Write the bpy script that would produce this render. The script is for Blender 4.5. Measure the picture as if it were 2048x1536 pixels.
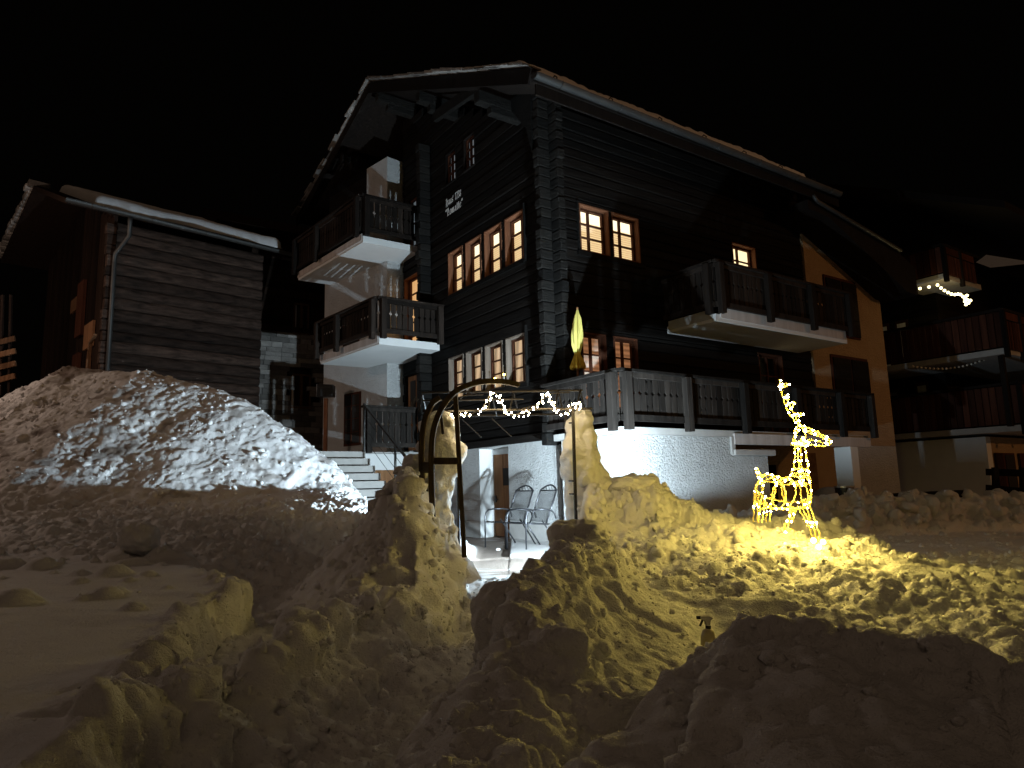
import bpy, bmesh, math, random
import numpy as np
from mathutils import Vector, Matrix

random.seed(7)
rng = np.random.default_rng(7)
for o in list(bpy.data.objects):
    bpy.data.objects.remove(o)
SC = bpy.context.scene
COL = SC.collection
rad = math.radians

# ------------------------------------------------------------------ camera
# house frame: origin at the timber corner, +x runs along the eaves wall, +y along the gable wall
F_PX, YAW, PITCH, ROLL = 1367.5, rad(55.502), rad(8.587), rad(-1.523)
CAM = Vector((-7.4524, -9.4390, 1.16))
_f = Vector((math.cos(YAW) * math.cos(PITCH), math.sin(YAW) * math.cos(PITCH), math.sin(PITCH)))
_r0 = Vector((math.sin(YAW), -math.cos(YAW), 0)); _u0 = _r0.cross(_f)
_r = _r0 * math.cos(ROLL) + _u0 * math.sin(ROLL)
_u = -_r0 * math.sin(ROLL) + _u0 * math.cos(ROLL)
HD = Vector((math.cos(YAW), math.sin(YAW), 0)); HR = _r0.copy()
cam = bpy.data.cameras.new('camera'); camo = bpy.data.objects.new('camera', cam); COL.objects.link(camo)
m = Matrix.Identity(4)
for i in range(3):
    m[i][0], m[i][1], m[i][2], m[i][3] = _r[i], _u[i], -_f[i], CAM[i]
camo.matrix_world = m
cam.sensor_width = 36; cam.lens = 36 * F_PX / 2048; cam.clip_start = .05; cam.clip_end = 800
SC.camera = camo

# ------------------------------------------------------------------ night sky, exposure
W = bpy.data.worlds.new('World'); SC.world = W; W.use_nodes = True
bgn = W.node_tree.nodes['Background']
bgn.inputs[0].default_value = (.0006, .0005, .0004, 1); bgn.inputs[1].default_value = 1.0
vs = SC.view_settings
vs.view_transform = 'Standard'; vs.look = 'None'; vs.exposure = 0; vs.gamma = 1; vs.use_curve_mapping = False
SC.cycles.use_denoising = True
SC.cycles.max_bounces = 6; SC.cycles.diffuse_bounces = 3; SC.cycles.glossy_bounces = 3
SC.cycles.transmission_bounces = 4; SC.cycles.transparent_max_bounces = 8
SC.cycles.caustics_reflective = False; SC.cycles.caustics_refractive = False
SC.cycles.sample_clamp_indirect = 4.0

def lamp(name, kind, loc, power, color, size, target=None, parent=None, **kw):
    l = bpy.data.lights.new(name, kind); l.energy = power; l.color = color
    if kind == 'AREA': l.size = size
    else: l.shadow_soft_size = size
    for k, v in kw.items(): setattr(l, k, v)
    o = bpy.data.objects.new(name, l); COL.objects.link(o); o.location = loc
    if target is not None:
        o.rotation_euler = (Vector(target) - Vector(loc)).to_track_quat('-Z', 'Y').to_euler()
    return o
# two sodium street lamps of the village, out of frame: down the road to the right, and up the lane to the left
lamp('street_light_right', 'SPOT', (17.0, -26.0, 8.5), 2100, (1, .47, .17), .35, target=(8.5, 0, 4.5), spot_size=rad(50), spot_blend=.35)
lamp('street_light_left', 'POINT', (-11.4, 7.8, 6.2), 430, (1, .72, .56), .35)

# the village's glow off snow and low cloud: one very soft, very weak warm sun
sun = lamp('village_glow', 'SUN', (-12, -22, 30), .105, (1, .66, .43), 0, target=(2, 2, 0))
sun.data.angle = rad(80)

# ------------------------------------------------------------------ pixel helpers (2048 px photo -> point on a real plane)
def ray(px, py): return _r * ((px - 1024) / F_PX) - _u * ((py - 768) / F_PX) + _f
def on_x(px, py, x): q = ray(px, py); return CAM + q * ((x - CAM.x) / q.x)
def on_y(px, py, y): q = ray(px, py); return CAM + q * ((y - CAM.y) / q.y)
def on_z(px, py, z): q = ray(px, py); return CAM + q * ((z - CAM.z) / q.z)
def at_d(px, py, d): q = ray(px, py); return CAM + q * (d / q.dot(HD))
def vd(v, d, z): return Vector((CAM.x, CAM.y, 0)) + HR * v + HD * d + Vector((0, 0, z))

# ------------------------------------------------------------------ materials
def mat(name, base, rough=.8, noise=None, bump=None, metal=0, emit=None, estr=0, coat=0, spec=.5, rnd=False):
    """noise=(colour2, scale xyz, contrast) ; bump=[(scale xyz, distance, kind)]"""
    mt = bpy.data.materials.new(name); mt.use_nodes = True
    N = mt.node_tree.nodes; Lk = mt.node_tree.links; b = N['Principled BSDF']
    b.inputs['Base Color'].default_value = (*base, 1); b.inputs['Roughness'].default_value = rough
    b.inputs['Metallic'].default_value = metal; b.inputs['Specular IOR Level'].default_value = spec
    if emit:
        b.inputs['Emission Color'].default_value = (*emit, 1); b.inputs['Emission Strength'].default_value = estr
    if noise or bump:
        tc = N.new('ShaderNodeTexCoord'); src = tc.outputs['Object']
        if rnd:
            oi = N.new('ShaderNodeObjectInfo'); mv = N.new('ShaderNodeVectorMath'); mv.operation = 'SCALE'
            mv.inputs[0].default_value = (13.1, 7.7, 29.3); Lk.new(oi.outputs['Random'], mv.inputs['Scale'])
            ad = N.new('ShaderNodeVectorMath'); Lk.new(src, ad.inputs[0]); Lk.new(mv.outputs[0], ad.inputs[1]); src = ad.outputs[0]
        def tex(sc, detail=6, kind='N'):
            mp = N.new('ShaderNodeMapping'); mp.inputs['Scale'].default_value = sc; Lk.new(src, mp.inputs[0])
            if kind == 'V':
                t = N.new('ShaderNodeTexVoronoi'); t.inputs['Scale'].default_value = 1; Lk.new(mp.outputs[0], t.inputs[0]); return t.outputs['Distance']
            t = N.new('ShaderNodeTexNoise'); t.inputs['Scale'].default_value = 1; t.inputs['Detail'].default_value = detail
            t.inputs['Roughness'].default_value = .6; Lk.new(mp.outputs[0], t.inputs[0]); return t.outputs['Fac']
        if noise:
            c2, sc, con = noise
            r = N.new('ShaderNodeValToRGB'); r.color_ramp.elements[0].position = .5 - con; r.color_ramp.elements[1].position = .5 + con
            r.color_ramp.elements[0].color = (*base, 1); r.color_ramp.elements[1].color = (*c2, 1)
            Lk.new(tex(sc), r.inputs[0]); colout = r.outputs[0]
            if rnd:
                hs = N.new('ShaderNodeHueSaturation'); mr = N.new('ShaderNodeMapRange')
                mr.inputs['To Min'].default_value = .45; mr.inputs['To Max'].default_value = 1.55
                Lk.new(oi.outputs['Random'], mr.inputs[0]); Lk.new(mr.outputs[0], hs.inputs['Value']); Lk.new(colout, hs.inputs['Color']); colout = hs.outputs[0]
            Lk.new(colout, b.inputs['Base Color'])
        prev = None
        for (sc, dist, kind) in (bump or []):
            bn = N.new('ShaderNodeBump'); bn.inputs['Strength'].default_value = 1; bn.inputs['Distance'].default_value = dist
            Lk.new(tex(sc, 5, kind), bn.inputs['Height'])
            if prev: Lk.new(prev, bn.inputs['Normal'])
            prev = bn.outputs[0]
        if prev: Lk.new(prev, b.inputs['Normal'])
    return mt

def wood(name, c1, c2, axis, rnd=True, bumpd=.006, rough=.75):
    s = [14, 14, 14]; s[axis] = 1.2; fine = [60, 60, 60]; fine[axis] = 4
    return mat(name, c1, rough, (c2, tuple(s), .22), [(tuple(s), bumpd * 1.5, 'N'), (tuple(fine), bumpd, 'N')], rnd=rnd, spec=.12)

M = {}
M['beam_y'] = wood('dark_beam_y', (.0018, .0015, .0013), (.0090, .0072, .0060), 1, bumpd=.012)
M['beam_x'] = wood('dark_beam_x', (.0018, .0015, .0013), (.0090, .0072, .0060), 0, bumpd=.012)
M['beam_end'] = mat('beam_end', (.003, .0026, .0022), .85, ((.014, .012, .010), (9, 9, 30), .25), [((9, 9, 30), .03, 'N'), ((50, 50, 50), .01, 'N')], rnd=True, spec=.2)
M['dark_wood'] = wood('dark_wood', (.005, .004, .0035), (.014, .010, .008), 2)
M['rail_wood'] = wood('rail_wood', (.008, .0058, .0045), (.026, .018, .014), 2)
M['deck_wood'] = wood('weathered_wood', (.007, .0056, .0047), (.031, .025, .021), 2, bumpd=.004)
M['frame_wood'] = wood('window_wood', (.12, .050, .026), (.20, .085, .045), 2, rnd=False, bumpd=.002)
M['frame_wood_grey'] = wood('window_wood_grey', (.11, .085, .065), (.20, .16, .13), 2, rnd=False, bumpd=.002)
M['sash_wood'] = wood('sash_wood', (.05, .018, .010), (.09, .034, .018), 2, rnd=False, bumpd=.001)
M['door_wood'] = wood('door_wood', (.14, .065, .028), (.30, .15, .07), 2, rnd=False, bumpd=.004)
M['barn_log'] = wood('barn_log', (.010, .0065, .005), (.080, .052, .040), 0, bumpd=.016)
M['barn_dark'] = wood('barn_dark', (.008, .005, .004), (.028, .016, .011), 2)
M['barn_plank'] = wood('barn_plank', (.12, .06, .03), (.26, .135, .07), 2)
M['red_wood'] = wood('red_wood', (.034, .012, .007), (.085, .032, .019), 2)
M['stucco'] = mat('stucco', (.60, .60, .59), .95, ((.74, .74, .73), (3, 3, 3), .3), [((24, 24, 30), .13, 'N'), ((75, 75, 75), .012, 'N')], spec=.15)
M['stucco_ochre'] = mat('stucco_ochre', (.46, .32, .19), .95, ((.56, .40, .25), (2, 2, 2), .3), [((22, 22, 26), .10, 'N'), ((60, 60, 60), .008, 'N')], spec=.15)
M['plaster'] = mat('plaster', (.70, .70, .69), .9, ((.60, .60, .59), (1.5, 1.5, 1.5), .3), [((30, 30, 30), .003, 'N')], spec=.2)
M['concrete'] = mat('concrete', (.34, .33, .31), .9, ((.46, .44, .42), (5, 5, 5), .3), [((40, 40, 40), .006, 'N')], spec=.2)
M['concrete_streak'] = mat('concrete_streak', (.36, .31, .28), .9, ((.56, .52, .50), (7, 7, .6), .25), [((40, 40, 40), .006, 'N')], spec=.2)
M['stone'] = mat('stone', (.15, .135, .12), .9, ((.30, .28, .26), (3, 3, 6), .3), [((12, 12, 20), .03, 'N')], rnd=True, spec=.2)
M['slate'] = mat('slate', (.10, .09, .082), .85, ((.30, .28, .26), (5, 5, 5), .25), [((12, 12, 12), .03, 'N')], rnd=True, spec=.3)
M['zinc'] = mat('zinc', (.045, .045, .044), .55, ((.075, .075, .072), (3, 3, 3), .3), None, metal=.6)
M['iron'] = mat('iron', (.012, .010, .009), .55, ((.028, .022, .018), (30, 30, 30), .3), None, metal=.2)
M['chair_metal'] = mat('chair_metal', (.055, .055, .06), .35, None, None, metal=.8)
M['steel'] = mat('steel', (.45, .43, .40), .4, None, None, metal=.9)
M['black'] = mat('black_plastic', (.01, .01, .01), .4)
M['white_plastic'] = mat('white_plastic', (.55, .52, .45), .5)
M['bottle'] = mat('bottle_plastic', (.55, .48, .28), .3)
M['yellow_cloth'] = mat('yellow_cloth', (.60, .52, .15), .9, ((.46, .39, .10), (20, 20, 3), .3), [((40, 40, 6), .01, 'N')], spec=.1)
M['mustard_cloth'] = mat('mustard_cloth', (.55, .36, .05), .9, ((.40, .25, .03), (20, 20, 5), .3), [((40, 40, 6), .01, 'N')], spec=.1)
M['sled_wood'] = wood('sled_wood', (.022, .015, .008), (.070, .050, .028), 2, rnd=False)
M['tarp'] = mat('tarp', (.22, .22, .22), .7, ((.3, .3, .3), (6, 6, 6), .3), [((9, 9, 9), .04, 'N')])
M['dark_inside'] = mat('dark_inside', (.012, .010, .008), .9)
M['orange_paint'] = mat('orange_paint', (.30, .12, .05), .7, ((.20, .07, .03), (6, 6, 6), .3), None)
M['letters'] = mat('letter_paint', (.75, .73, .70), .7)
M['greenery'] = mat('greenery', (.09, .075, .05), .9, ((.20, .18, .14), (40, 40, 40), .3), None)

def emissive(name, color, strength, slats=0, folds=0, base=(.7, .6, .5)):
    mt = bpy.data.materials.new(name); mt.use_nodes = True
    N = mt.node_tree.nodes; Lk = mt.node_tree.links; b = N['Principled BSDF']
    b.inputs['Base Color'].default_value = (*base, 1); b.inputs['Roughness'].default_value = .9
    b.inputs['Emission Strength'].default_value = strength; b.inputs['Emission Color'].default_value = (*color, 1)
    if slats or folds:
        tc = N.new('ShaderNodeTexCoord'); w = N.new('ShaderNodeTexWave')
        w.wave_type = 'BANDS'; w.bands_direction = 'Z' if slats else 'DIAGONAL'
        w.inputs['Scale'].default_value = slats or folds; w.inputs['Distortion'].default_value = 0 if slats else 3.0
        mp = N.new('ShaderNodeMapping'); Lk.new(tc.outputs['Object'], mp.inputs[0]); Lk.new(mp.outputs[0], w.inputs[0])
        if folds: mp.inputs['Scale'].default_value = (1, 1, .12)
        r = N.new('ShaderNodeMapRange'); r.inputs['To Min'].default_value = strength * (.45 if slats else .42); r.inputs['To Max'].default_value = strength
        Lk.new(w.outputs['Fac'], r.inputs[0]); Lk.new(r.outputs[0], b.inputs['Emission Strength'])
    return mt
M['blind_lit'] = emissive('blind_lit', (1, .70, .36), 1.35, slats=7)
M['blind_top'] = emissive('blind_top', (1, .84, .58), 1.9)
M['curtain_lit'] = emissive('curtain_lit', (1, .68, .40), .80, folds=3.2)
M['curtain_dim'] = emissive('curtain_dim', (1, .42, .19), .36, slats=3)
M['curtain_orange'] = emissive('curtain_orange', (1, .55, .22), .95)
M['attic_added_glow'] = emissive('attic_added_glow', (.70, .86, 1), .16)  # faint cool glow added to the curtains to make the panes look pale
M['room_bright'] = emissive('room_bright', (1, .80, .46), 1.8)
M['curtain_off'] = mat('curtain_off', (.8, .8, .8), .9, ((.5, .5, .5), (9, 9, .6), .2), None)

def glass_mat():
    mt = bpy.data.materials.new('glass'); mt.use_nodes = True
    N = mt.node_tree.nodes; Lk = mt.node_tree.links; N.remove(N['Principled BSDF'])
    t = N.new('ShaderNodeBsdfTransparent'); g = N.new('ShaderNodeBsdfGlossy'); g.inputs['Roughness'].default_value = .02
    t.inputs[0].default_value = (.93, .93, .92, 1)
    fr = N.new('ShaderNodeLayerWeight'); fr.inputs[0].default_value = .5
    pw = N.new('ShaderNodeMath'); pw.operation = 'POWER'; Lk.new(fr.outputs['Facing'], pw.inputs[0]); pw.inputs[1].default_value = 4
    mx = N.new('ShaderNodeMixShader'); Lk.new(pw.outputs[0], mx.inputs[0]); Lk.new(t.outputs[0], mx.inputs[1]); Lk.new(g.outputs[0], mx.inputs[2])
    Lk.new(mx.outputs[0], N['Material Output'].inputs[0]); return mt
M['glass'] = glass_mat()
def mesh_cloth():
    mt = bpy.data.materials.new('mesh_fabric'); mt.use_nodes = True
    N = mt.node_tree.nodes; Lk = mt.node_tree.links; b = N['Principled BSDF']
    b.inputs['Base Color'].default_value = (.10, .10, .10, 1); b.inputs['Roughness'].default_value = .8
    t = N.new('ShaderNodeBsdfTransparent'); mx = N.new('ShaderNodeMixShader'); mx.inputs[0].default_value = .38
    Lk.new(t.outputs[0], mx.inputs[1]); Lk.new(b.outputs[0], mx.inputs[2]); Lk.new(mx.outputs[0], N['Material Output'].inputs[0]); return mt
M['mesh_fabric'] = mesh_cloth()
M['led_warm'] = emissive('led_warm', (1, .76, .40), 150)
M['led_yellow'] = emissive('led_yellow', (1, .73, .155), 820)
M['led_spot'] = emissive('led_spot', (1, .72, .14), 38)
M['bulb_globe'] = emissive('bulb_globe', (1, .82, .38), 6)
M['bulb_off'] = mat('bulb_off', (.5, .47, .40), .3)
M['flood_led'] = emissive('flood_led', (.72, .88, 1), 30)
M['rope_added_glow'] = emissive('rope_added_glow', (1, .68, .10), .40, base=(.75, .55, .12))  # slight glow added to the wire, standing for light it catches from the LEDs

def snow_mat(name, c1, c2, dirt=False, bd=.012):
    mt = mat(name, c1, .65, (c2, (2.5, 2.5, 2.5), .3), [((9, 9, 9), bd * 1.0, 'N'), ((55, 55, 55), bd * 1.0, 'N'), ((170, 170, 170), bd * .5, 'N')], spec=.25)
    N = mt.node_tree.nodes; Lk = mt.node_tree.links; b = N['Principled BSDF']
    if dirt:
        at = N.new('ShaderNodeAttribute'); at.attribute_name = 'dirt'
        old = b.inputs['Base Color'].links[0].from_socket
        mx = N.new('ShaderNodeMix'); mx.data_type = 'RGBA'; Lk.new(at.outputs['Fac'], mx.inputs['Factor'])
        Lk.new(old, mx.inputs['A']); mx.inputs['B'].default_value = (.16, .11, .075, 1); Lk.new(mx.outputs['Result'], b.inputs['Base Color'])
    return mt
M['snow'] = snow_mat('snow', (.78, .78, .78), (.84, .84, .84), dirt=True)
M['snow_roof'] = snow_mat('snow_roof', (.74, .74, .75), (.82, .82, .83))

# ------------------------------------------------------------------ mesh builder
def root_loc(p):
    v = Vector((0, 0, 0))
    while p is not None: v = v + Vector(p.location); p = p.parent
    return v
class MB:
    def __init__(s): s.v = []; s.f = []
    def add(s, vs, fs):
        n = len(s.v); s.v += [tuple(x) for x in vs]; s.f += [tuple(i + n for i in f) for f in fs]; return s
    def box(s, a, b):
        x0, y0, z0 = min(a[0], b[0]), min(a[1], b[1]), min(a[2], b[2]); x1, y1, z1 = max(a[0], b[0]), max(a[1], b[1]), max(a[2], b[2])
        return s.add([(x0,y0,z0),(x1,y0,z0),(x1,y1,z0),(x0,y1,z0),(x0,y0,z1),(x1,y0,z1),(x1,y1,z1),(x0,y1,z1)],
                     [(0,3,2,1),(4,5,6,7),(0,1,5,4),(1,2,6,5),(2,3,7,6),(3,0,4,7)])
    def bar(s, a, b, w, h, up=(0, 0, 1)):
        """rectangular bar from a to b, w across, h along up"""
        a = Vector(a); b = Vector(b); d = (b - a).normalized(); up = Vector(up)
        sd = d.cross(up)
        if sd.length < 1e-4: sd = d.cross(Vector((1, 0, 0)))
        sd.normalize(); u2 = sd.cross(d).normalized(); p = []
        for c in (a, b):
            for (i, j) in ((-1,-1),(1,-1),(1,1),(-1,1)): p.append(c + sd * (w/2*i) + u2 * (h/2*j))
        return s.add(p, [(0,1,2,3),(7,6,5,4),(0,4,5,1),(1,5,6,2),(2,6,7,3),(3,7,4,0)])
    def prism(s, pts, off):
        """polygon pts (3D) extruded by vector off"""
        n = len(pts); off = Vector(off); P = [Vector(p) for p in pts]
        return s.add(P + [p + off for p in P], [tuple(range(n))[::-1], tuple(range(n, 2*n))] + [(i, (i+1) % n, (i+1) % n + n, i + n) for i in range(n)])
    def tube(s, pts, r, n=6, closed=False):
        P = [Vector(p) for p in pts]; k = len(P); rings = []; prev = None
        for i in range(k):
            t = (P[(i+1) % k] - P[i-1]) if closed else (P[min(i+1, k-1)] - P[max(i-1, 0)])
            if t.length < 1e-9: t = Vector((0, 0, 1))
            t.normalize()
            if prev is None:
                a = t.cross(Vector((0, 0, 1)))
                if a.length < .1: a = t.cross(Vector((1, 0, 0)))
            else: a = prev - t * prev.dot(t)
            a.normalize(); prev = a; b = t.cross(a); rr = r[i] if hasattr(r, '__len__') else r
            rings.append([P[i] + a * (rr*math.cos(2*math.pi*j/n)) + b * (rr*math.sin(2*math.pi*j/n)) for j in range(n)])
        vsx = [v for g in rings for v in g]; fs = []
        for i in range(k if closed else k - 1):
            i2 = (i + 1) % k
            for j in range(n): fs.append((i*n+j, i*n+(j+1) % n, i2*n+(j+1) % n, i2*n+j))
        if not closed: fs += [tuple(range(n))[::-1], tuple((k-1)*n + j for j in range(n))]
        return s.add(vsx, fs)
    def ball(s, c, r, seg=8, ring=5, sc=(1, 1, 1)):
        c = Vector(c); vsx = [c + Vector((0, 0, r*sc[2]))]; fs = []
        for i in range(1, ring):
            a = math.pi * i / ring
            for j in range(seg):
                b = 2*math.pi*j/seg; vsx.append(c + Vector((r*sc[0]*math.sin(a)*math.cos(b), r*sc[1]*math.sin(a)*math.sin(b), r*sc[2]*math.cos(a))))
        vsx.append(c - Vector((0, 0, r*sc[2]))); L = len(vsx) - 1
        for j in range(seg): fs.append((0, 1+j, 1+(j+1) % seg)); fs.append((L, L-seg+(j+1) % seg, L-seg+j))
        for i in range(ring-2):
            for j in range(seg): fs.append((1+i*seg+j, 1+(i+1)*seg+j, 1+(i+1)*seg+(j+1) % seg, 1+i*seg+(j+1) % seg))
        return s.add(vsx, fs)
    def mesh(s, name, origin=(0, 0, 0)):
        me = bpy.data.meshes.new(name); o = Vector(origin)
        me.from_pydata([tuple(Vector(v) - o) for v in s.v], [], s.f); me.update(); return me
    def build(s, name, material, parent=None, smooth=False, bevel=0):
        me = s.mesh(name, root_loc(parent))
        if smooth: me.shade_smooth()
        me.materials.append(material); ob = bpy.data.objects.new(name, me); COL.objects.link(ob)
        if parent is not None: ob.parent = parent
        if bevel:
            bv = ob.modifiers.new('bevel', 'BEVEL'); bv.width = bevel; bv.segments = 2; bv.limit_method = 'ANGLE'
        return ob

def tag(o, label=None, cat=None, group=None, kind=None):
    if label: o['label'] = label
    if cat: o['category'] = cat
    if group: o['group'] = group
    if kind: o['kind'] = kind
    return o
def thing(name, label, cat, loc, group=None):
    o = bpy.data.objects.new(name, None); COL.objects.link(o); o.location = loc; o.empty_display_size = .1
    return tag(o, label, cat, group)
def inst(name, me, parent, matrix):
    o = bpy.data.objects.new(name, me); COL.objects.link(o); o.parent = parent
    o.matrix_local = Matrix.Translation(-root_loc(parent)) @ matrix; return o

# ------------------------------------------------------------------ numpy noise
_P = rng.permutation(4096); _T = rng.random(4096)
def _hash(a, b, c, k=0): return _P[(_P[(_P[(a + 17*k) & 4095] + b) & 4095] + c) & 4095]
def vnoise(x, y, z):
    xi, yi, zi = np.floor(x).astype(int), np.floor(y).astype(int), np.floor(z).astype(int)
    fx, fy, fz = x - xi, y - yi, z - zi
    fx, fy, fz = [t*t*t*(t*(t*6-15)+10) for t in (fx, fy, fz)]
    def T(i, j, k): return _T[_hash(xi+i, yi+j, zi+k)]
    a = T(0,0,0)*(1-fx)+T(1,0,0)*fx; b = T(0,1,0)*(1-fx)+T(1,1,0)*fx
    c = T(0,0,1)*(1-fx)+T(1,0,1)*fx; d = T(0,1,1)*(1-fx)+T(1,1,1)*fx
    return (a*(1-fy)+b*fy)*(1-fz)+(c*(1-fy)+d*fy)*fz - .5
def fbm(x, y, z, o=4, g=.5):
    s = 0; a = 1; t = 0
    for i in range(o): s = s + a*vnoise(x*2**i+i*7.3, y*2**i+3.1*i, z*2**i+i*1.7); t += a; a *= g
    return s / t
def worley(x, y, z):
    xi, yi, zi = np.floor(x).astype(int), np.floor(y).astype(int), np.floor(z).astype(int)
    best = np.full(x.shape, 9.0)
    for i in (-1, 0, 1):
        for j in (-1, 0, 1):
            for k in (-1, 0, 1):
                a, b, c = xi+i, yi+j, zi+k; h = _hash(a, b, c)
                dx = a + _T[h] - x; dy = b + _T[_P[h]] - y; dz = c + _T[_P[_P[h]]] - z
                best = np.minimum(best, dx*dx+dy*dy+dz*dz)
    return np.sqrt(best)
def lumps(x, y, z): return np.clip(.42 - 1.05*worley(x, y, z)**2, -.35, .42)

# ------------------------------------------------------------------ snow terrain (v = metres right of the viewer, d = metres ahead)
def sst(a, b, x): t = np.clip((x - a) / (b - a), 0, 1); return t*t*(3-2*t)
def smax(a, b, k=.06): h = np.clip(.5+.5*(a-b)/k, 0, 1); return b+(a-b)*h + k*h*(1-h)
def smin(a, b, k=.06): return -smax(-a, -b, k)
def pline(V, D, pts):
    best = np.full(V.shape, 1e9); Z = np.zeros(V.shape); S = np.zeros(V.shape); T = np.zeros(V.shape)
    acc = 0
    for (a, b) in zip(pts[:-1], pts[1:]):
        dx, dy = b[0]-a[0], b[1]-a[1]; L2 = dx*dx+dy*dy; L = math.sqrt(L2)
        t = np.clip(((V-a[0])*dx+(D-a[1])*dy)/L2, 0, 1)
        r = np.hypot(V-a[0]-t*dx, D-a[1]-t*dy); side = np.sign((V-a[0])*dy-(D-a[1])*dx)
        mk = r < best; best = np.where(mk, r, best); S = np.where(mk, side, S); T = np.where(mk, acc+t*L, T)
        if len(a) > 2: Z = np.where(mk, a[2]+t*(b[2]-a[2]), Z)
        acc += L
    return best, Z, S, T          # side +1: right of the direction of travel
def ridge(V, D, pts, sl, srt, w=.08):
    r, z, s, t = pline(V, D, pts)
    slope = np.where(s > 0, srt, sl); q = np.maximum(0, r-w)
    return z - slope*q - .25*np.minimum(r, w)

PATH = [(-1.0,1.2),(-.86,2.3),(-.66,3.2),(-.48,4.1),(-.27,5.2),(-.12,6.2),(-.08,7.5),(-.05,9.3)]
WALL_C = [(-1.45,1.3,.42),(-1.36,1.9,.44),(-1.38,2.4,.45),(-1.36,2.9,.44),(-1.28,3.4,.42),(-1.18,3.9,.43),(-1.04,4.6,.45),(-.84,5.1,.42),(-.75,5.7,.47),(-.7,6.3,.6)]
B_CREST = [(-.15,1.2,.36),(-.16,1.8,.42),(-.12,2.3,.48),(.0,2.8,.53),(.06,3.5,.61),(.30,4.2,.69),(.5,4.85,.72),(.62,5.25,.58)]
A_CREST = [(.05,2.75,.46),(.38,2.55,.42),(.50,2.42,.49),(.58,2.32,.64),(.64,2.3,.66),(.71,2.25,.72),(.86,2.2,.74),(1.06,2.15,.70),(1.22,2.1,.66),(1.31,2.08,.66),(1.36,2.04,.60),(1.52,2.0,.57),(2.1,2.0,.5),(3.2,2.1,.42)]
G_CREST = [(.62,7.1,1.32),(.74,7.1,1.26),(.93,7.1,1.10),(1.12,7.15,1.22),(1.45,7.15,1.20),(1.62,7.1,1.00),(2.0,7.1,.84),(2.5,7.1,.78),(3.2,7.0,.72)]
E_CREST = [(-14,13,2.7),(-9.6,12.4,2.85),(-8.2,12.5,3.6),(-7.4,12.3,3.42),(-6.44,12,3.38),(-5.39,11.8,3.0),(-4.6,11.6,2.75),(-3.87,11.4,2.27),(-3.15,11.2,1.75),(-2.4,10.8,.98)]
BANK = [(1.9,10.1,.55),(3.2,10.9,.58),(4.6,11.8,.66),(5.4,12.1,.76),(6.4,12.3,.86),(7.6,12.4,.76),(9.5,12.5,.68),(15,12.8,.6)]

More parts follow.
